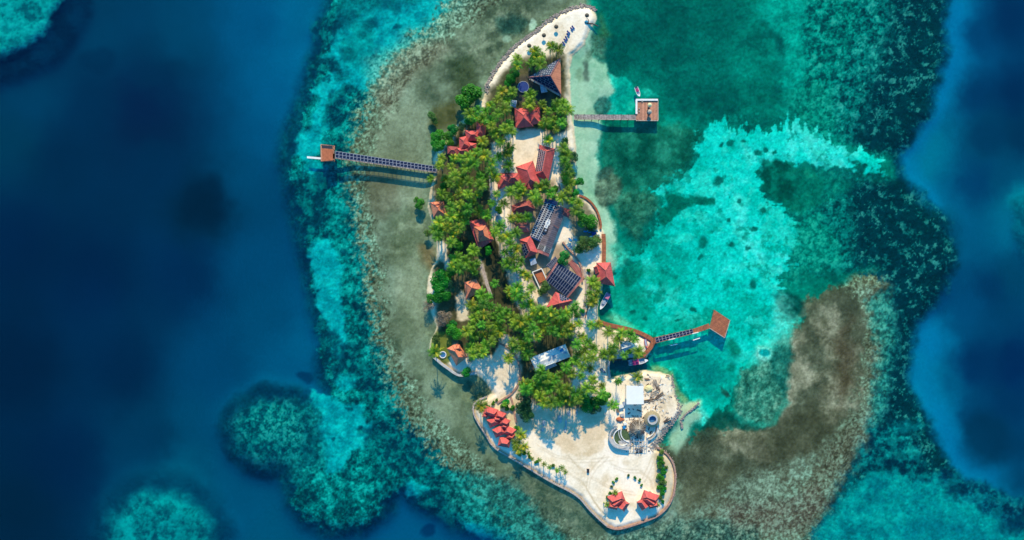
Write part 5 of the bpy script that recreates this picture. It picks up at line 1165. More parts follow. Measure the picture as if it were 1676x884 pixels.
# parasols and loungers of the north beach
for x, y, lab in ((910,46,'dark thatch parasol of the northern beach nearest the blue loungers'), (890,60,'middle thatch parasol of the northern beach, nearer the rocks'),
                  (866,77,'thatch parasol nearest the palms on the northwest beach'), (960,27.5,'thatch parasol alone at the northern tip beside the driftwood')):
    p = P(x, y, GZ); t = thing('parasol', lab, 'parasol', p, 'thatch parasols of the northern beach')
    k = MB(); k.tube([p-Vector((0, 0, .3)), p+Vector((0, 0, 2.5))], .06, 6); k.build('pole', 'wood', t)
    k = MB(); k.lathe(p+Vector((0, 0, 1.95)), [(0, .7), (.5, .42), (.95, .05), (1.0, -.1)], 14); k.build('canopy', 'thatch_dark', t)
def lounger(px, py, a, lab, mat='navy', grp='blue sun loungers on the northern beach'):
    p = P(px, py, GZ+.15); t = thing('sun_lounger', lab, 'sun lounger', p, grp)
    c_, s_ = math.cos(a), math.sin(a); W = lambda x, y, z: p+Vector((x*c_-y*s_, x*s_+y*c_, z))
    k = MB(); k.face([W(-.35,-.9,.32), W(.35,-.9,.32), W(.35,.35,.32), W(-.35,.35,.32)]); k.face([W(-.35,.35,.24), W(.35,.35,.24), W(.35,-.9,.24), W(-.35,-.9,.24)])
    for q in (((-.35,-.9),(.35,-.9)), ((.35,-.9),(.35,.35)), ((.35,.35),(-.35,.35)), ((-.35,.35),(-.35,-.9))): k.face([W(*q[0],.24), W(*q[1],.24), W(*q[1],.32), W(*q[0],.32)])
    k.build('seat', mat, t)
    k = MB(); k.face([W(-.35,.35,.33), W(.35,.35,.33), W(.35,.95,.8), W(-.35,.95,.8)]); k.face([W(-.35,.95,.73), W(.35,.95,.73), W(.35,.35,.26), W(-.35,.35,.26)]); k.face([W(-.35,.95,.73), W(-.35,.95,.8), W(.35,.95,.8), W(.35,.95,.73)]); k.build('backrest', mat, t)
    for x in (-.3, .3):
        for y in (-.8, .3): k = MB(); k.tube([W(x, y, -.2), W(x, y, .26)], .035, 4); k.build('leg', 'white', t)
LP_ = [(920.5,74.5),(922.5,71.5),(925,66.5),(927,63),(929.5,58),(930.5,53.5),(935.5,48.5),(938,45.5)]
WD = ['first','second','third','fourth','fifth','sixth','seventh','last']
for i, (x, y) in enumerate(LP_): lounger(x, y, .6+.15*(i % 3), f'blue sun lounger, {WD[i]} from the palms in the diagonal row on the northern beach')
# loungers and kayaks of the east yard
for i, (x, y, l_) in enumerate(((933,392,'topmost, beside the grey ribbed hall'), (941,392,'right of the topmost'), (958,379,'leftmost near the east shore'), (964,377,'middle near the east shore'), (971,376,'rightmost near the east shore'), (946,399,'lowest, against the bushes'))):
    lounger(x, y, .9+.3*i, f'teal blue lounger of the sandy east yard, {l_}', 'teal' if i % 2 else 'blue', 'teal and blue loungers of the east yard')
def hull_mesh(W, L, wd, h, mb, mi=0, mi_in=1, open_=True, stern=.85):
    """W maps local (x along, y across, z up) to world"""
    st = [(-.5, stern, .9), (-.4, .97, .92), (-.1, 1.0, .95), (.15, .93, 1.0), (.33, .66, 1.06), (.44, .33, 1.12), (.5, .03, 1.18)]
    rows = []
    for x, w_, hz in st:
        hw = wd/2*w_; rows.append([W(x*L, -hw, h*hz), W(x*L, -hw*.8, h*.25), W(x*L*.97, 0, 0), W(x*L, hw*.8, h*.25), W(x*L, hw, h*hz)])
    for i in range(len(rows)-1):
        for j in range(4): mb.face([rows[i][j], rows[i][j+1], rows[i+1][j+1], rows[i+1][j]][::-1], mi)
    mb.face(rows[0][::-1], mi)
    # gunwale and cockpit floor
    inn = []
    for x, w_, hz in st: hw = max(.02, wd/2*w_-.16); inn.append([W(x*L*.97, -hw, h*hz), W(x*L*.97, hw, h*hz), W(x*L*.96, -hw*.9, h*.55), W(x*L*.96, hw*.9, h*.55)])
    for i in range(len(rows)-1):
        mb.face([rows[i][0], rows[i+1][0], inn[i+1][0], inn[i][0]][::1], mi); mb.face([rows[i][4], inn[i][1], inn[i+1][1], rows[i+1][4]], mi)
        bow = i >= 4
        if open_ and not bow:
            mb.face([inn[i][2], inn[i+1][2], inn[i+1][3], inn[i][3]], mi_in)
            mb.face([inn[i][0], inn[i+1][0], inn[i+1][2], inn[i][2]], mi_in); mb.face([inn[i][1], inn[i][3], inn[i+1][3], inn[i+1][1]], mi_in)
        else: mb.face([inn[i][0], inn[i+1][0], inn[i+1][1], inn[i][1]], mi)
    if open_: mb.face([inn[4][0], inn[4][1], inn[4][3], inn[4][2]], mi)
def boat(name, label, px, py, ang, L, wd, h, z, top=None, hullm='hull', grp=None, cat='boat'):
    p = P(px, py, z); t = thing(name, label, cat, p, grp); c_, s_ = math.cos(ang), math.sin(ang)
    W = lambda x, y, zz: p+Vector((x*c_-y*s_, x*s_+y*c_, zz))
    k = MB(); hull_mesh(W, L, wd, h, k); k.build('hull', [hullm, 'hull_in'], t)
    if top:
        for nm, mat, x0, x1, wf, zt in top:
            k = MB(); hw = wd/2*wf
            for zz in (zt,):
                a_ = [W(x0, -hw, zz), W(x1, -hw, zz), W(x1, hw, zz), W(x0, hw, zz)]; cr = [W(x0, 0, zz+.15), W(x1, 0, zz+.15)]
                k.face([a_[0], a_[1], cr[1], cr[0]]); k.face([a_[2], a_[3], cr[0], cr[1]]); k.face([q_-Vector((0, 0, .05)) for q_ in a_[::-1]])
                k.face([a_[1], a_[2], cr[1]]); k.face([a_[3], a_[0], cr[0]])
            k.build(nm, mat, t)
            if zt > 1.5:
                for x in (x0+.1, x1-.1):
                    for y in (-hw+.08, hw-.08): k = MB(); k.tube([W(x, y, h*.6), W(x, y, zt)], .03, 4); k.build('canopy_pole', 'metal', t)
        k = MB(); k.box(W(-L*.5-.15, 0, h*.8), (.5, .4, .9), ang); k.build('outboard_motor', 'dark', t)
        for x in (-L*.2, L*.05): k = MB(); k.box(W(x, 0, h*.7), (.35, wd*.78, .12), ang); k.build('seat_bench', 'white', t)
    return t
boat('motorboat', 'small white motorboat with dark red cover, just above the northeast pier platform', 1043.5, 151, R(-70), 4.6, 1.8, .8, -.15, [('cover', 'magenta', -1.6, -.1, .7, .95)])
boat('motorboat', 'white motorboat with magenta canopy moored in the boat inlet, bow to the right', 1044, 591.5, R(8), 9.2, 2.7, 1.1, -.2, [('canopy', 'magenta', -2.9, .1, .85, 2.2)])
boat('motorboat', 'slender pale blue motorboat with pink stern canopy moored at the east shore', 989, 493, R(-118), 8.6, 2.4, 1.0, -.2, [('canopy', 'pink', -3.8, -1.4, .85, 1.9), ('cover', 'roof_palegrey', -.6, 1.4, .6, 1.1)])
boat('canoe', 'red upturned canoe lying on the sand at the foot of the lower right pier', 1057, 562, R(-80), 4.4, 1.3, .6, GZ+.1, None, 'red', cat='canoe')
boat('kayak', 'long teal kayak beached on the sandy east yard, upper of the two', 929, 401, R(28), 3.8, .95, .4, GZ+.05, None, 'teal', 'kayaks on the east yard', 'kayak')
boat('kayak', 'blue and teal kayak beached on the sandy east yard, lower of the two', 930.5, 405, R(24), 3.8, .95, .4, GZ+.05, None, 'blue', 'kayaks on the east yard', 'kayak')
boat('rowing_boat', 'small brown rowing boat drawn up at the head of the boat inlet', 987, 607, R(-40), 3.0, 1.1, .5, GZ+.05, None, 'wood', cat='rowing boat')
t = thing('catamaran', 'blue and white sailing catamaran beached at the east shore between bushes', 'catamaran', P(973, 381, GZ))
for s_ in (-1, 1):
    p = P(972, 382, GZ); k = MB(); W = lambda x, y, z: p+Vector((x*.96-(y+s_*1.0)*.28, x*.28+(y+s_*1.0)*.96, z)); hull_mesh(W, 4.8, .5, .5, k, 0, 0, False); k.build('hull', 'white' if s_ < 0 else 'blue', t)
k = MB(); k.box(P(972, 382, GZ)+Vector((0, 0, .55)), (2.2, 2.0, .06), .28); k.build('deck_net', 'navy', t)
t = thing('utility_cart', 'small dark utility cart standing alone on the open southern sand', 'cart', P(962.3, 770, GZ)); p = P(962.3, 770, GZ)
k = MB(); k.box(p+Vector((0, 0, .7)), (.9, 1.7, .5)); k.box(p+Vector((0, .5, 1.1)), (.8, .5, .3)); k.build('body', 'dark', t)
for sx in (-.5, .5):
    for sy in (-.6, .6):
        k = MB(); k.tube([p+Vector((sx-.1, sy, .3)), p+Vector((sx+.1, sy, .3))], .3, 10); k.build('wheel', 'dark', t)

# ------------------------------------------------------------------ building site in the southeast
def ringwall(name, label, cat, px, py, r, th, z0, z1, mat, a0=0, a1=360, seg=36, sx=1., part=None, parent=None):
    p = P(px, py, z1); k = MB()
    A = [R(a0+(a1-a0)*i/seg) for i in range(seg+1)]
    for i in range(seg):
        a_, b_ = A[i], A[i+1]
        def V(rr, an, z): return Vector((p.x+rr*sx*math.cos(an), p.y+rr*math.sin(an), z))
        k.face([V(r, a_, z1), V(r+th, a_, z1), V(r+th, b_, z1), V(r, b_, z1)]); k.face([V(r+th, a_, z0), V(r+th, b_, z0), V(r+th, b_, z1), V(r+th, a_, z1)]); k.face([V(r, b_, z0), V(r, a_, z0), V(r, a_, z1), V(r, b_, z1)])
    if parent: return k.build(part, mat, parent)
    o = k.build(name, mat, None, tuple(P(px, py, z0))); tag(o, label, cat); return o
# conical log roof
t = thing('round_hut', 'round unfinished hut with a conical roof of bare brown logs, centre of the building site', 'hut', P(1041, 698, GZ)); p = P(1041.2, 698.5, 0); p.z = 0
rg = random.Random(3)
k = MB()
for i in range(54):
    a_ = i*2*math.pi/54+rg.uniform(-.06, .06); r_ = 3.9+rg.uniform(-.5, .35); k.tube([p+Vector((math.cos(a_)*.3, math.sin(a_)*.3, 6.4+rg.uniform(-.1, .3))), p+Vector((math.cos(a_+rg.uniform(-.1, .1))*r_, math.sin(a_)*r_, 3.7))], rg.uniform(.07, .12), 5)
k.build('rafter', 'wood_pale', t)['kind'] = 'stuff'
k = MB()
for q in range(7):
    r_ = .7+q*.5
    for i in range(20):
        a_ = i*math.pi/10+rg.uniform(-.1, .1); b_ = a_+.42; z = 6.5-(r_/3.9)*2.7+.12; k.tube([p+Vector((math.cos(a_)*r_, math.sin(a_)*r_, z)), p+Vector((math.cos(b_)*r_, math.sin(b_)*r_, z+rg.uniform(-.1, .1)))], .07, 4)
k.build('purlin', 'wood_dark', t)['kind'] = 'stuff'
k = MB(); k.lathe(p, [(3.3, GZ-.2), (3.3, 3.9), (3.05, 3.9), (3.05, GZ-.2)], 28); k.build('wall', 'wood', t)
k = MB(); k.lathe(p, [(0, GZ+.1), (3.2, GZ+.1)], 28); k.build('floor', 'wood_dark', t)
lm(1041, 698, 'the round log roofed hut')
# thatched ring round a well pool
t = thing('round_tower', 'ring shaped thatched roof round a small pool, below the white canopy', 'tower', P(1065, 683, GZ)); p = P(1065, 683.5, 0); p.z = 0
k = MB(); k.lathe(p, [(2.2, 4.6), (3.65, 3.7), (3.7, 3.5), (3.5, 3.5)], 36); k.build('roof', 'thatch', t)
k = MB(); k.lathe(p, [(2.3, GZ-.2), (2.3, 4.8), (1.65, 4.8), (1.65, 3.0)], 32); k.build('rim', 'concrete', t)
k = MB(); k.lathe(p, [(0, 3.4), (1.75, 3.4)], 28); k.build('pool_water', 'pool', t)
k = MB(); k.lathe(p, [(3.3, 3.5), (3.3, GZ-.2)], 28); k.build('wall', 'concrete', t)
# curved basins
t = thing('lagoon_pool', 'curved unfinished pool with double pale walls and green water on the building site', 'pool', P(1014, 722, GZ))
ringwall('', '', '', 1016, 716, 4.7, .5, GZ-.3, 3.4, 'concrete', 105, 300, 40, 1.0, 'outer_wall', t)
ringwall('', '', '', 1018, 716, 3.6, .35, GZ-.3, 3.0, 'white', 100, 310, 36, 1.0, 'inner_wall', t)
ringwall('', '', '', 1032, 708, 4.2, .4, GZ-.3, 2.8, 'white', 160, 262, 30, 1.0, 'channel_wall', t)
ringwall('', '', '', 1032, 708, 5.2, .35, GZ-.3, 2.6, 'concrete', 165, 255, 30, 1.0, 'channel_wall', t)
p = P(1018, 716, 2); p.z = 0; k = MB(); k.lathe(p, [(0, 2.3), (3.65, 2.3)], 32); k.build('pool_water', 'pond', t)
k = MB(); q = [P(x, y, 2.5) for x, y in ((1012,722),(1030,720),(1033,729),(1022,731),(1014,729))]; k.slab([(v.x, v.y) for v in q], 2.2, 2.42); k.build('ledge', 'concrete', t)
lm(1015, 722, 'the green curved pool')
t = thing('terrace', 'half round white terrace edge with scaffold frame below the round log roofed hut', 'terrace', P(1058, 705, GZ))
ringwall('', '', '', 1056, 701, 5.4, .4, GZ-.3, 2.6, 'concrete', -75, 60, 30, 1.0, 'edge_wall', t)
ringwall('', '', '', 1056, 701, 4.2, .3, GZ-.3, 2.1, 'white', -80, 40, 26, 1.0, 'edge_wall', t)
for i in range(7):
    x = 1033+i*4.4; a_, b_ = P(x, 717+rg.uniform(-2, 2), 3.1), P(x+rg.uniform(-1, 1), 741-abs(i-3)*2, 2.6); k = MB(); k.tube([a_, b_], .11, 5); k.build('scaffold_beam', 'white' if i % 2 else 'metal', t)
    k = MB(); k.tube([a_, Vector((a_.x, a_.y, GZ-.3))], .09, 5); k.build('scaffold_post', 'metal', t)
    k = MB(); k.tube([b_, Vector((b_.x, b_.y, GZ-.3))], .09, 5); k.build('scaffold_post', 'metal', t)
for y in (722, 733):
    k = MB(); k.tube([P(1032, y, 3.2), P(1059, y+rg.uniform(-2, 2), 3.0)], .09, 5); k.build('scaffold_beam', 'wood_pale', t)
# raised slab casting the block of shade below the pool
t = thing('deck', 'raised pale slab with a rounded left end under the green curved pool', 'deck', P(1015, 738, GZ))
k = MB(); q = [P(x, y, 3.4) for x, y in ((999,726),(1006,732),(1016,736),(1030,737.5),(1031,731),(1018,730),(1008,726),(1002,718),(998,712),(996,718))]; k.slab([(v.x, v.y) for v in q], GZ-.3, 3.2); k.build('slab', 'concrete', t)
# piles of materials: logs, planks, sacks, rubble
def log_pile(px, py, ang, n, L, lab, mat='wood_pale', cat='log pile'):
    p = P(px, py, GZ); t = thing('log_pile', lab, cat, p); 
    for i in range(n):
        r_ = rg.uniform(.1, .18); a_ = ang+rg.uniform(-.25, .25); d = Vector((math.cos(a_), math.sin(a_), 0)); o_ = Vector((-d.y, d.x, 0))*((i-(n-1)/2)*.36)+d*rg.uniform(-.5, .5)
        z = .15+.25*(i % 2); k = MB(); k.tube([p+o_-d*L/2+Vector((0, 0, z)), p+o_+d*L/2+Vector((0, 0, z+rg.uniform(-.05, .1)))], r_, 6); k.build('log', mat, t)
log_pile(1072,628,R(-70),6,3.4,'topmost stack of pale timbers, right of the yellow sand heap')
log_pile(1076,634,R(-60),5,3.0,'second stack of timbers just below the topmost one on the building site','wood')
log_pile(1071,644,R(35),6,3.8,'long timbers lying aslant below the yellow sand heap')
log_pile(1078,648,R(48),5,4.2,'aslant grey timbers nearest the open sand right of the white canopy','wood')
log_pile(1061,656,R(3),4,4.6,'level stack of timbers against the right side of the white canopy','wood')
log_pile(1046,737,R(10),7,3.2,'dark tangle of timbers at the foot of the scaffold frame','wood_dark')
log_pile(1092,688,R(30),5,3.2,'dark timbers beside the rocks at the east corner of the building site','wood_dark')
log_pile(1060,621,R(10),3,2.2,'few short planks on the sand above the yellow sand heap','wood')
log_pile(1093,616,R(-20),3,1.8,'few dark planks at the shore corner above the lagoon','wood_dark')
k = MB(); rg2 = random.Random(8); k.ball(P(1061,636,GZ)+Vector((0, 0, 0)), 2.0, 1.7, 1.0, 14, 8, 0, .1, rg2)
tag(k.build('sand_heap', 'sandpile', None, tuple(P(1061, 636, GZ))), 'yellow heap of sand beside the upper right corner of the white canopy', 'sand heap')
k = MB(); k.ball(P(1049,633,GZ), 1.2, 1.6, 1.4, 10, 6, 0, .15, rg2); tag(k.build('tarpaulin', 'roof_palegrey', None, tuple(P(1049, 633, GZ))), 'crumpled pale blue tarpaulin over a heap at the canopy corner', 'tarpaulin')
def crate(px, py, sz, mat, lab, rz=.3, nm='crate', cat='crate'):
    p = P(px, py, GZ+.1); k = MB(); k.box(p+Vector((0, 0, sz[2]/2)), sz, rz); k.box(p+Vector((0, 0, sz[2]+.05)), (sz[0]*1.06, sz[1]*1.06, .09), rz)
    o = k.build(nm, mat, None, tuple(p)); tag(o, lab, cat); return o
crate(1016,664,(2.0,1.6,1.2),'white','white crate left of the lower canopy corner')
crate(1021,660,(1.2,1.6,1.0),'roof_palegrey','pale grey crate touching the left side of the canopy')
crate(1018,679,(1.6,1.2,.8),'concrete','dusty crate on the building site left of the white canopy shadow')
crate(1023,693,(1.3,1.1,1.0),'white','white crate just above the curved pool')
crate(1011,672,(1.0,1.5,.9),'wood','brown crate beside the brownish palm of the building site')
crate(1021,699,(1.1,1.1,.9),'blue','blue crate below the orange tarpaulin',nm='crate')
k = MB(); k.ball(P(1014.5,686.5,GZ)+Vector((0, 0, .2)), 1.9, 1.0, .8, 9, 5, 0, .25, rg2); tag(k.build('tarpaulin', 'terra', None, tuple(P(1014, 686, GZ))), 'orange tarpaulin heap on the building site left of the round log roofed hut', 'tarpaulin')
# loose stuff of the site
k = MB()
for i in range(520):
    if i % 3: x, y = rg.gauss(1044, 15), rg.gauss(706, 22)
    else: x, y = rg.gauss(1070, 16), rg.gauss(655, 22)
    if not (996 < x < 1100 and 612 < y < 746): continue
    z = GZ+.05; p = P(x, y, z); s_ = rg.uniform(.12, .5); k.box((p.x, p.y, z+s_*.2), (s_*rg.uniform(1, 4), s_, s_*.5), rg.uniform(0, 3.14), rg.choice((0, 0, 1, 2)))
structure(k.build('site_debris', ['wood_pale', 'wood_dark', 'white'], None, tuple(P(1044, 700, 0))), 'stuff')
# fallen bleached logs/ sacks along the shadow edge of the southern yard
for i, (x, y, w_, h_, a_) in enumerate(((890,692,.8,1.6,.4),(916,686,1.1,2.0,.1),(926,693,.5,2.3,.2),(931,676,1.1,1.4,-.3),(944,675,.6,1.6,.2),(925,703,.7,1.5,-.2),(908,705,.9,1.1,0),(888,703,.8,1.0,.3))):
    p = P(x, y, GZ); k = MB(); k.ball(p+Vector((0, 0, .15)), w_, h_, .4, 9, 5, 0, .2, rg2)
    nm = ['far left','large upper middle','tall narrow middle','round upper right','narrow far right','small lower right','lower middle','lowest left'][i]
    tag(k.build('sand_mound', 'concrete', None, tuple(p)), f'small pale mound in the shaded southern yard, {nm} of the group', 'mound', 'pale mounds in the shaded southern yard')
# ================================================================== vegetation
def frond(mb, az, el, L, rg, mi=0, wid=.72, droop=1.0, n=8):
    """one feather frond from the crown centre: V-shaped rachis with leaflets as separate blades"""
    d = Vector((math.cos(az), math.sin(az), 0)); sd_ = Vector((-d.y, d.x, 0))
    pts = []
    for i in range(n+1):
        t = i/n; x = L*(math.cos(el)*t); z = L*(math.sin(el)*t-droop*.55*t*t)
        x = L*t*(math.cos(el)*(1-.25*t*max(0, droop-.3)))
        pts.append(d*x+Vector((0, 0, z))+sd_*(rg.uniform(-.03, .03)*L*t))
    for i in range(1, n):
        t = i/n; w_ = wid*math.sin(math.pi*min(1, .16+t*.84))**.6*(1.1-.35*t)
        fw = (pts[i+1]-pts[i]).normalized()
        for s_ in (-1, 1):
            ln = w_*rg.uniform(.8, 1.2)*1.5; tip = pts[i]+sd_*s_*ln*.72+fw*ln*.72+Vector((0, 0, -ln*rg.uniform(.1, .55)))
            a_ = pts[i]-fw*.11; b_ = pts[i]+fw*(.17+.05*rg.random())
            mb.face([a_, b_, tip] if s_ < 0 else [b_, a_, tip], mi)
    tip = pts[n]+(pts[n]-pts[n-1])*.8
    mb.face([pts[n-1]-sd_*.14, tip, pts[n-1]+sd_*.14], mi)
    w0 = sd_*.06
    for i in range(n-1): mb.face([pts[i]-w0, pts[i+1]-w0*.6, pts[i+1]+w0*.6, pts[i]+w0][::-1], mi)
def palm_crown(seed, gold=0, sparse=False):
    rg = random.Random(seed); mb = MB(); nf = rg.randint(14, 18) if not sparse else 12
    ph = rg.uniform(0, 6)
    for i in range(nf):
        az = ph+i*2.399+rg.uniform(-.2, .2); lay_ = i/nf
        el = R(8+62*lay_**1.5)+rg.uniform(-.12, .12); L = 3.75*(1-.28*lay_)*rg.uniform(.86, 1.08)
        frond(mb, az, el, L, rg, 1 if rg.random() < gold*lay_*1.5 else 0, droop=1.15-.55*lay_, n=8)
    for i in range(3):
        frond(mb, rg.uniform(0, 6.3), R(-35), 2.4, rg, 2, .4, .8, 6)
    for i in range(5):
        a_ = rg.uniform(0, 6.3); mb.ball((math.cos(a_)*.28, math.sin(a_)*.28, -.22), .13, .13, .15, 5, 3, 2)
    return mb.mesh('palm_crown', [MT['frond'], MT['frond_gold'], MT['frond_dry']])
CROWNS = [palm_crown(s, g) for s, g in ((1, 0), (2, 0), (3, .1), (4, 0), (5, .2), (6, 0), (7, .5), (8, 0))]
CROWN_SP = [palm_crown(21, 0, True), palm_crown(22, .2, True)]
def palm_trunk(seed, h):
    rg = random.Random(seed); mb = MB(); a_ = rg.uniform(0, 6.3); b_ = rg.uniform(.3, 1.2)
    pts = []
    for i in range(8):
        t = i/7; off = b_*t*t; pts.append((math.cos(a_)*off, math.sin(a_)*off, -.3+(h+.3)*t))
    mb.tube(pts, [.26, .2, .17, .16, .15, .15, .14, .15], 7)
    for i in range(1, 14): 
        t = i/14; off = b_*t*t; mb.lathe((math.cos(a_)*off, math.sin(a_)*off, -.3+(h+.3)*t), [(.17, 0), (.195, .05), (.16, .1)], 7)
    return mb.mesh('palm_trunk', [MT['trunk']]), Vector((math.cos(a_)*b_, math.sin(a_)*b_, h))
TRUNKS = {}
def trunk_for(h):
    k = (int(round(h)), rnd.randrange(4))
    if k not in TRUNKS: TRUNKS[k] = palm_trunk(k[0]*10+k[1], k[0])
    return TRUNKS[k]
PALMS = []
def palm(px, py, h=None, s=None, kind=None):
    """px, py is where the crown stands on the survey; the trunk foot follows from its lean"""
    h = h if h else rnd.uniform(8.5, 13)
    me_t, top = trunk_for(h); hh = top.z
    s = s if s else rnd.choice((rnd.uniform(.85, 1.1), rnd.uniform(1.05, 1.3), rnd.uniform(1.2, 1.45)))
    crown = P(px, py, GZ+hh); ang = rnd.uniform(0, 6.28)
    tp = Matrix.Rotation(ang, 3, 'Z') @ top
    foot = Vector((crown.x-tp.x, crown.y-tp.y, GZ))
    o = link('coconut_palm' if kind != 'young' else 'young_palm', None, None, tuple(foot)); o.rotation_euler.z = ang
    t_ = link('trunk', me_t, o, (0, 0, 0))
    if kind == 'young': cm = CROWN_SP[rnd.randrange(2)]
    elif kind == 'gold': cm = CROWNS[6]
    else: cm = CROWNS[rnd.choice((0, 1, 2, 3, 4, 5, 7))]
    c_ = link('crown', cm, o, tuple(top)); c_.scale = (s, s, s*.95); c_.rotation_euler = (rnd.uniform(-.14, .14), rnd.uniform(-.14, .14), rnd.uniform(0, 6.28))
    PALMS.append([o, px, py, kind, s]); return o
XY = """903,76 914,81 876,84 878,93 887,92 899,82 847,97 846,108 922,84 868,104 884,105 822,150 815,163 803,173 795,182 782,180 769,187 778,192 790,195 815,186
826,178 830,165 838,151 826,146 832,204 838,215 826,211 805,207 809,217 803,198 820,232g 834,242 830,253 816,257 832,271 790,232 780,248g 794,255 765,257g 753,257g
742,257g 722,259 719,271 738,273 761,275 776,267 705,292 805,267 813,290 803,280 759,292 745,288 730,294 786,290 786,304 867,170 868,155 888,171 897,182g 911,169 922,169
930,180 917,182 907,196 895,198 888,204 920,200 911,211 897,229 926,254 924,265 930,275 926,286 932,300 921,243 723,318 709,299 738,303 751,303 767,297 779,303 792,299
736,324 751,318 766,318 781,318 738,339 753,335 764,342 775,331 783,346 796,352 764,352 751,355 738,355 723,340 805,333 800,359 818,370 809,380 820,391 830,387 835,400 845,408
826,413 839,423 852,428 843,438 830,432 856,447 719,365 727,365 723,376 712,376 717,387 734,372 751,374 760,363 742,384 738,398 775,410 747,423 762,428 740,436 753,440 772,436 781,430 777,445
813,318 824,333 835,314 850,307 856,314 848,322 830,309 873,320g 884,307 893,303 880,329 863,356 849,357g 837,357g 846,380 919,324 936,329g 947,333 929,312 934,303 942,344 901,316
809,464 835,477 848,470 863,453g 852,487 863,483 869,472 843,483 867,496 856,500 873,511g 886,509g 901,511g 916,515g 927,513g 884,522 897,526 912,526 925,526 934,535 865,524 852,526 839,520 830,511
843,532 858,537 873,539 888,539 904,541 916,543 929,543 839,560 852,556 865,552 880,552 865,565 856,567 843,569 863,580 788,483 800,485 792,498 803,502 772,500g 766,506 781,507 777,520
792,515 807,517 818,509 820,522 775,532 788,532 800,532 813,532 764,543g 777,548 792,548 807,548 818,543 770,569 783,569 794,565 805,560 775,580 790,578 833,586g 712,576g 947,530 951,552 962,560 944,565
957,573 970,571 947,580 959,588 970,586 942,590 953,601 966,603 968,532 980,531g 996,543 942,500 938,509 970,462 977,468 966,481 979,479 968,494 974,487 886,612 895,620 916,614 927,601 936,612 951,616
1018,546 1031,548 1005,569 1012,555 1000,580 1012,625 857,629g 868,630 885,603 893,610 880,620 895,621 906,622g 918,616 931,617 944,617 956,617 971,622 985,632g 861,638 875,640 885,630 899,635 884,648
876,652 895,640 915,635 928,638 891,659g 902,659g 914,657g 923,652 928,646 941,644 950,640 961,636 972,638 936,657 947,655 966,630 853,712 845,724 858,731 848,736 787,665 986,645 1011,632g 1019,625 1044,617 1038,622
1003,663 1015,541 1024,540 1034,544 1039,555 1038,571 1023,578 988,580"""
_seen = []
for tok in XY.split():
    g_ = tok.endswith('g'); x, y = tok.rstrip('g').split(','); x, y = float(x), float(y)
    hh = None
    for hq in HOLES:                         # crowns lean clear of the roofs
        hx, hy = cen(hq); hr = .5*math.sqrt(abs(sum(hq[i][0]*hq[(i+1) % len(hq)][1]-hq[(i+1) % len(hq)][0]*hq[i][1] for i in range(len(hq))))/2)+6
        dd = math.hypot(x-hx, y-hy)
        if dd < hr: x, y = hx+(x-hx)/max(dd, .1)*hr, hy+(y-hy)/max(dd, .1)*hr
    if any((x-a)**2+(y-b)**2 < 81 for a, b in _seen) or len(_seen) > 285: continue
    _seen.append((x, y))
    if any(abs(x-cen(q_)[0]) < 15 and 0 < cen(q_)[1]-y < 62 for q_ in HOLES if y < 470): hh = rnd.uniform(5.5, 7.5)
    if x > 984 and y > 535: hh = rnd.uniform(5.5, 8)
    if 1035 < x < 1050 and y > 610: hh = 5.0
    if y > 705: hh = rnd.uniform(4.5, 6.5)
    palm(x, y, hh, None, 'gold' if g_ else None)
for x, y in ((871,751),(883,753),(899,765),(920,766),(925,773),(865,742),(891,760),(1007,806),(993,826),(933,762) if False else (912,770),(1077,827),(826,662)): palm(x, y, rnd.uniform(3, 4.6), rnd.uniform(.5, .68), 'young')

# leafy broad trees
def leaf_crown(seed, mat, nl=1500, flat=.55, lobes=9, leaf=.34, spread=.62, feather=False):
    rg = random.Random(seed); mb = MB(); L = []
    for i in range(lobes):
        a_ = rg.uniform(0, 6.3); r_ = spread*math.sqrt(rg.random()); L.append((r_*math.cos(a_), r_*math.sin(a_), rg.uniform(-.12, .3), rg.uniform(.28, .46)))
    for i in range(nl):
        cx, cy, cz, cr = L[rg.randrange(lobes)]
        th = rg.uniform(0, 6.3); u = rg.uniform(-.35, 1); s_ = math.sqrt(1-u*u); rr = cr*rg.uniform(.72, 1.06)
        p = Vector((cx+s_*math.cos(th)*rr, cy+s_*math.sin(th)*rr, (cz+u*rr)*flat*1.35))
        n = Vector((s_*math.cos(th), s_*math.sin(th), u+.35)).normalized()+Vector((rg.gauss(0, .38), rg.gauss(0, .38), rg.gauss(0, .2))); n.normalize()
        t_ = n.cross(Vector((rg.gauss(0, 1), rg.gauss(0, 1), rg.gauss(0, 1)))).normalized(); b_ = n.cross(t_)
        q = leaf*rg.uniform(.6, 1.2)/5.0
        if feather: mb.face([p-t_*q*1.8, p-b_*q*.35, p+t_*q*1.8, p+b_*q*.35], 0)
        else: mb.face([p-t_*q*1.15, p-b_*q*.7, p+t_*q*1.15, p+b_*q*.7], 0)
    return mb.mesh('leaf_crown', [MT[mat]])
LC = {'leaf': [leaf_crown(s, 'leaf', 2600, .6) for s in (1, 2, 3)], 'leaf_olive': [leaf_crown(s, 'leaf_olive', 1800, .6) for s in (4, 5)], 'leaf_dark': [leaf_crown(s, 'leaf_dark', 3200, .9, 14, .3, .66, True) for s in (6, 7)],
      'twig': [leaf_crown(8, 'twig', 900, .5, 8, .3, .62, True)]}
def limb_mesh(seed):
    rg = random.Random(seed); mb = MB(); mb.tube([(0, 0, -1.0), (.03, .02, -.5), (0, .04, -.1)], [.075, .055, .045], 7)
    for i in range(7):
        a_ = i*.9+rg.uniform(-.2, .2); r_ = rg.uniform(.4, .62); mb.tube([(0, .03, -.2), (math.cos(a_)*r_*.5, math.sin(a_)*r_*.5, 0), (math.cos(a_)*r_, math.sin(a_)*r_, .16)], [.035, .022, .008], 5)
    return mb.mesh('limbs', [MT['bark']])
LM = [limb_mesh(s) for s in (1, 2)]
TREES = []
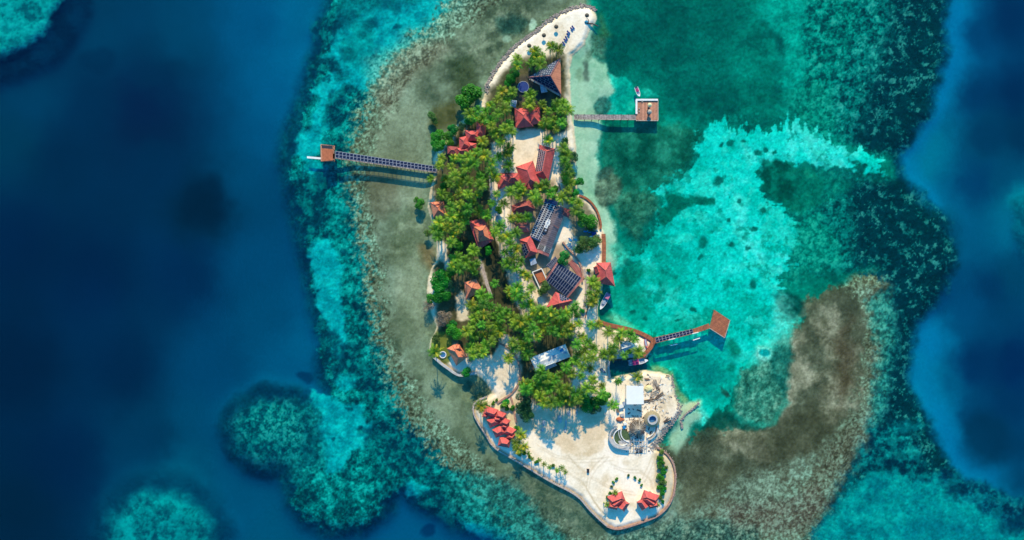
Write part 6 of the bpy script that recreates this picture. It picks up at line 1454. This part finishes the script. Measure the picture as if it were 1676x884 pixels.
def tree(px, py, rpx, mat='leaf', name='leafy_tree', h=None, label=None, cat='tree', sq=1., gz=GZ, group=None):
    r = rpx*S; h = h if h else r*1.15+1.2
    c_ = P(px, py, gz+h); o = link(name, None, None, (c_.x, c_.y, gz)); o.rotation_euler.z = rnd.uniform(0, 6.28) if sq == 1. else 0
    z = h-r*.5
    cr = link('crown', rnd.choice(LC[mat]), o, (0, 0, z)); cr.scale = (r*1.12*sq, r*1.12/sq, r*1.05)
    tr_ = link('trunk', rnd.choice(LM), o, (0, 0, z)); tr_.scale = (r, r, z+.3 if z > .3 else .5)
    tag(o, label or '', cat, group); TREES.append([o, px, py, mat, r, name]); return o
for a in ((767,158,22,'leaf'),(755,164,13,'leaf'),(780,150,10,'leaf'),(712,232,17,'leaf'),(716,222,12,'leaf'),(741,216,13,'leaf'),(735,226,12,'leaf'),(768,198,8,'leaf'),(756,207,7,'leaf_dark'),(685,333,9,'leaf'),(684,327,7,'leaf'),
          (921,422,12,'leaf'),(962,358,16,'leaf'),(950,350,10,'leaf_olive'),(968,372,9,'leaf_olive'),(955,400,13,'leaf_olive'),(970,398,12,'leaf_olive'),(946,410,9,'leaf_olive'),(978,392,8,'leaf_olive'),
          (724,455,16,'leaf'),(713,468,16,'leaf'),(736,450,11,'leaf'),(722,482,14,'leaf'),(708,486,11,'leaf'),(733,470,11,'leaf_dark'),(745,542,14,'leaf'),(739,533,9,'leaf'),(712,553,9,'leaf_olive'),
          (828,660,7,'leaf'),(858,652,13,'leaf_dark'),(856,666,15,'leaf_dark'),(861,680,13,'leaf_dark'),(962,660,15,'leaf'),(980,656,15,'leaf'),(973,668,11,'leaf_dark'),(992,648,10,'leaf'),(947,298,9,'leaf'),(940,316,8,'leaf'),
          (841,124,12,'leaf'),(835,134,9,'leaf'),(874,91,11,'leaf'),(912,172,11,'leaf'),(919,188,9,'leaf_dark'),(787,290,10,'leaf'),(728,302,10,'leaf'),(798,410,8,'leaf'),(893,470,10,'leaf_olive'),(885,478,7,'leaf_olive'),(728,518,14,'twig'),(720,527,10,'twig'),
          (700,503,12,'twig'),(707,188,8,'leaf_olive'),(711,197,6,'leaf_olive'),(762,608,10,'leaf'),(891,594,0,'') if False else (871,600,7,'twig'),(926,232,8,'leaf_olive'),(902,208,9,'leaf'),(905,345,0,'') if False else (910,311,8,'leaf'),(750,398,10,'leaf'),
          (1030,571,9,'leaf'),(815,236,0,'') if False else (748,416,8,'leaf_olive'),(818,343,8,'leaf'),(700,382,7,'leaf_olive'),(938,257,9,'leaf_dark'),(928,294,9,'leaf'),(936,284,8,'leaf_olive')):
    gz = min(GZ, max(.1, ground_z(a[0], a[1]))); tree(a[0], a[1], a[2], a[3], 'bare_tree' if a[3] == 'twig' else 'leafy_tree', gz=gz)
# hedge of separate bushes on the southeastern shore
for i, (x, y, r) in enumerate(((1083,741,5),(1081,750,6),(1084,757,6),(1081,765,6),(1085,772,7),(1082,781,7),(1085,790,7),(1081,799,6),(1084,806,6),(1082,815,5),(1086,822,4),(1078,760,4),(1090,766,4),(1088,799,4),
                               (1000,808,4),(1004,812,4),(994,815,4),(829,668,5),(822,664,5),(838,668,5),(807,660,4),(794,663,5),(800,668,4),(828,690,0) if False else (846,702,5),(850,743,5),(843,733,5),(857,741,5),(813,655,3),
                               (866,748,4),(878,757,4),(905,763,4),(1040,782,3),(1047,786,3),(1029,779,3),(1004,790,3),(1009,784,3),(1001,797,3),(1050,794,3),(953,508,5),(945,516,6),(963,443,4),(899,352,0) if False else (1048,579,5))):
    tree(x, y, r, 'leaf' if i % 3 else 'leaf_olive', 'bush', h=r*S*.9+.3, cat='bush')
# undergrowth in the groves: low clumps nobody could count
mb = MB(); rg = random.Random(77); cand = []
for o, x, y, kd, s_ in PALMS:
    for q in range(5): cand.append((x+rg.gauss(0, 11), y+rg.gauss(0, 11)))
nleaf = 0
for x, y in cand:
    if kd == 'young' or ground_z(x, y) < .9: continue
    if (x > 985 and y > 520) or y > 668: continue
    if any(abs(x-cen(hq)[0]) < 12 and abs(y-cen(hq)[1]) < 12 for hq in HOLES): continue
    if vnoise(np.array([x/22.]), np.array([y/22.]), 5)[0] < .42: continue
    p0 = P(x, y, GZ); rr = rg.uniform(.5, 1.5)
    for i in range(26):
        a_, u = rg.uniform(0, 6.3), rg.random()**.5; p = p0+Vector((math.cos(a_)*rr*u, math.sin(a_)*rr*u, rg.uniform(.1, .9)*rr*.8)); t_ = Vector((rg.gauss(0, 1), rg.gauss(0, 1), rg.gauss(0, .4))).normalized(); n = (Vector((0, 0, 1))+Vector((rg.gauss(0, .4), rg.gauss(0, .4), 0))).normalized(); b_ = n.cross(t_).normalized()
        q = rg.uniform(.18, .42); mb.face([p-t_*q, p-b_*q*.5, p+t_*q, p+b_*q*.5])
structure(mb.build('undergrowth', 'leaf_olive', None, tuple(P(820, 420, 0))), 'stuff')

# ================================================================== labels that single each plant out
for x, y, t_ in ((768,158,'the bright tree over northwest shallows'),(724,462,'the bushy west shore trees'),(858,665,'the dark feathery tree'),(971,660,'the dense southern grove tree'),(1065,683,'the thatched ring roof'),
                 (862,222,'the pale courtyard'),(885,520,'the middle of the great palm grove'),(950,16,'the northern sand tip'),(1084,780,'the green hedge of the southern tip'),(725,580,'the round hot tub'),(962,770,'the small dark cart'),(760,320,'the middle of the west grove'),(925,270,'the east strip of palms'),(815,500,'the shaded lane in the grove'),(975,400,'the teal loungers of the east yard')): lm(x, y, t_)
DIRS = ['right of', 'lower right of', 'directly below', 'lower left of', 'left of', 'upper left of', 'directly above', 'upper right of']
ORD = ['nearest', 'second nearest', 'third nearest', 'fourth nearest', 'fifth nearest', 'sixth nearest', 'seventh nearest', 'eighth nearest', 'ninth nearest', 'tenth nearest', 'eleventh nearest', 'twelfth nearest', 'thirteenth nearest']
def name_all(items, noun, group):
    """items: (object, px, py, looks) -> ranked by distance inside a compass sector of the closest landmark"""
    B = {}
    for o, x, y, look in items:
        i = min(range(len(LANDMARKS)), key=lambda q: (LANDMARKS[q][0]-x)**2+(LANDMARKS[q][1]-y)**2)
        dx, dy = x-LANDMARKS[i][0], y-LANDMARKS[i][1]; s_ = int(round(math.atan2(dy, dx)/(math.pi/4))) % 8
        B.setdefault((i, s_, look), []).append((dx*dx+dy*dy, o))
    for (i, s_, look), L in B.items():
        L.sort(key=lambda q: q[0])
        for k_, (d, o) in enumerate(L):
            txt = f"{look} {noun} {DIRS[s_]} {LANDMARKS[i][2]}"
            if len(L) > 1: txt = f"{look} {noun} {DIRS[s_]} {LANDMARKS[i][2]}, {ORD[k_]}"
            tag(o, txt, noun, group)
name_all([(o, x, y, 'yellow green' if k_ == 'gold' else 'green') for o, x, y, k_, s_ in PALMS if k_ != 'young'], 'palm', 'coconut palms of the island groves')
name_all([(o, x, y, 'small young') for o, x, y, k_, s_ in PALMS if k_ == 'young'], 'palm', 'young palms of the southern sand')
LK = {'leaf': 'bright green leafy', 'leaf_olive': 'olive leafy', 'leaf_dark': 'dark green', 'twig': 'bare brown'}
name_all([(o, x, y, LK[m_]) for o, x, y, m_, r, nm in TREES if nm != 'bush'], 'tree', 'broad leafy trees among the palms')
name_all([(o, x, y, {'leaf': 'low green', 'leaf_olive': 'low olive'}[m_]) for o, x, y, m_, r, nm in TREES if nm == 'bush'], 'bush', 'low bushes on the sand')
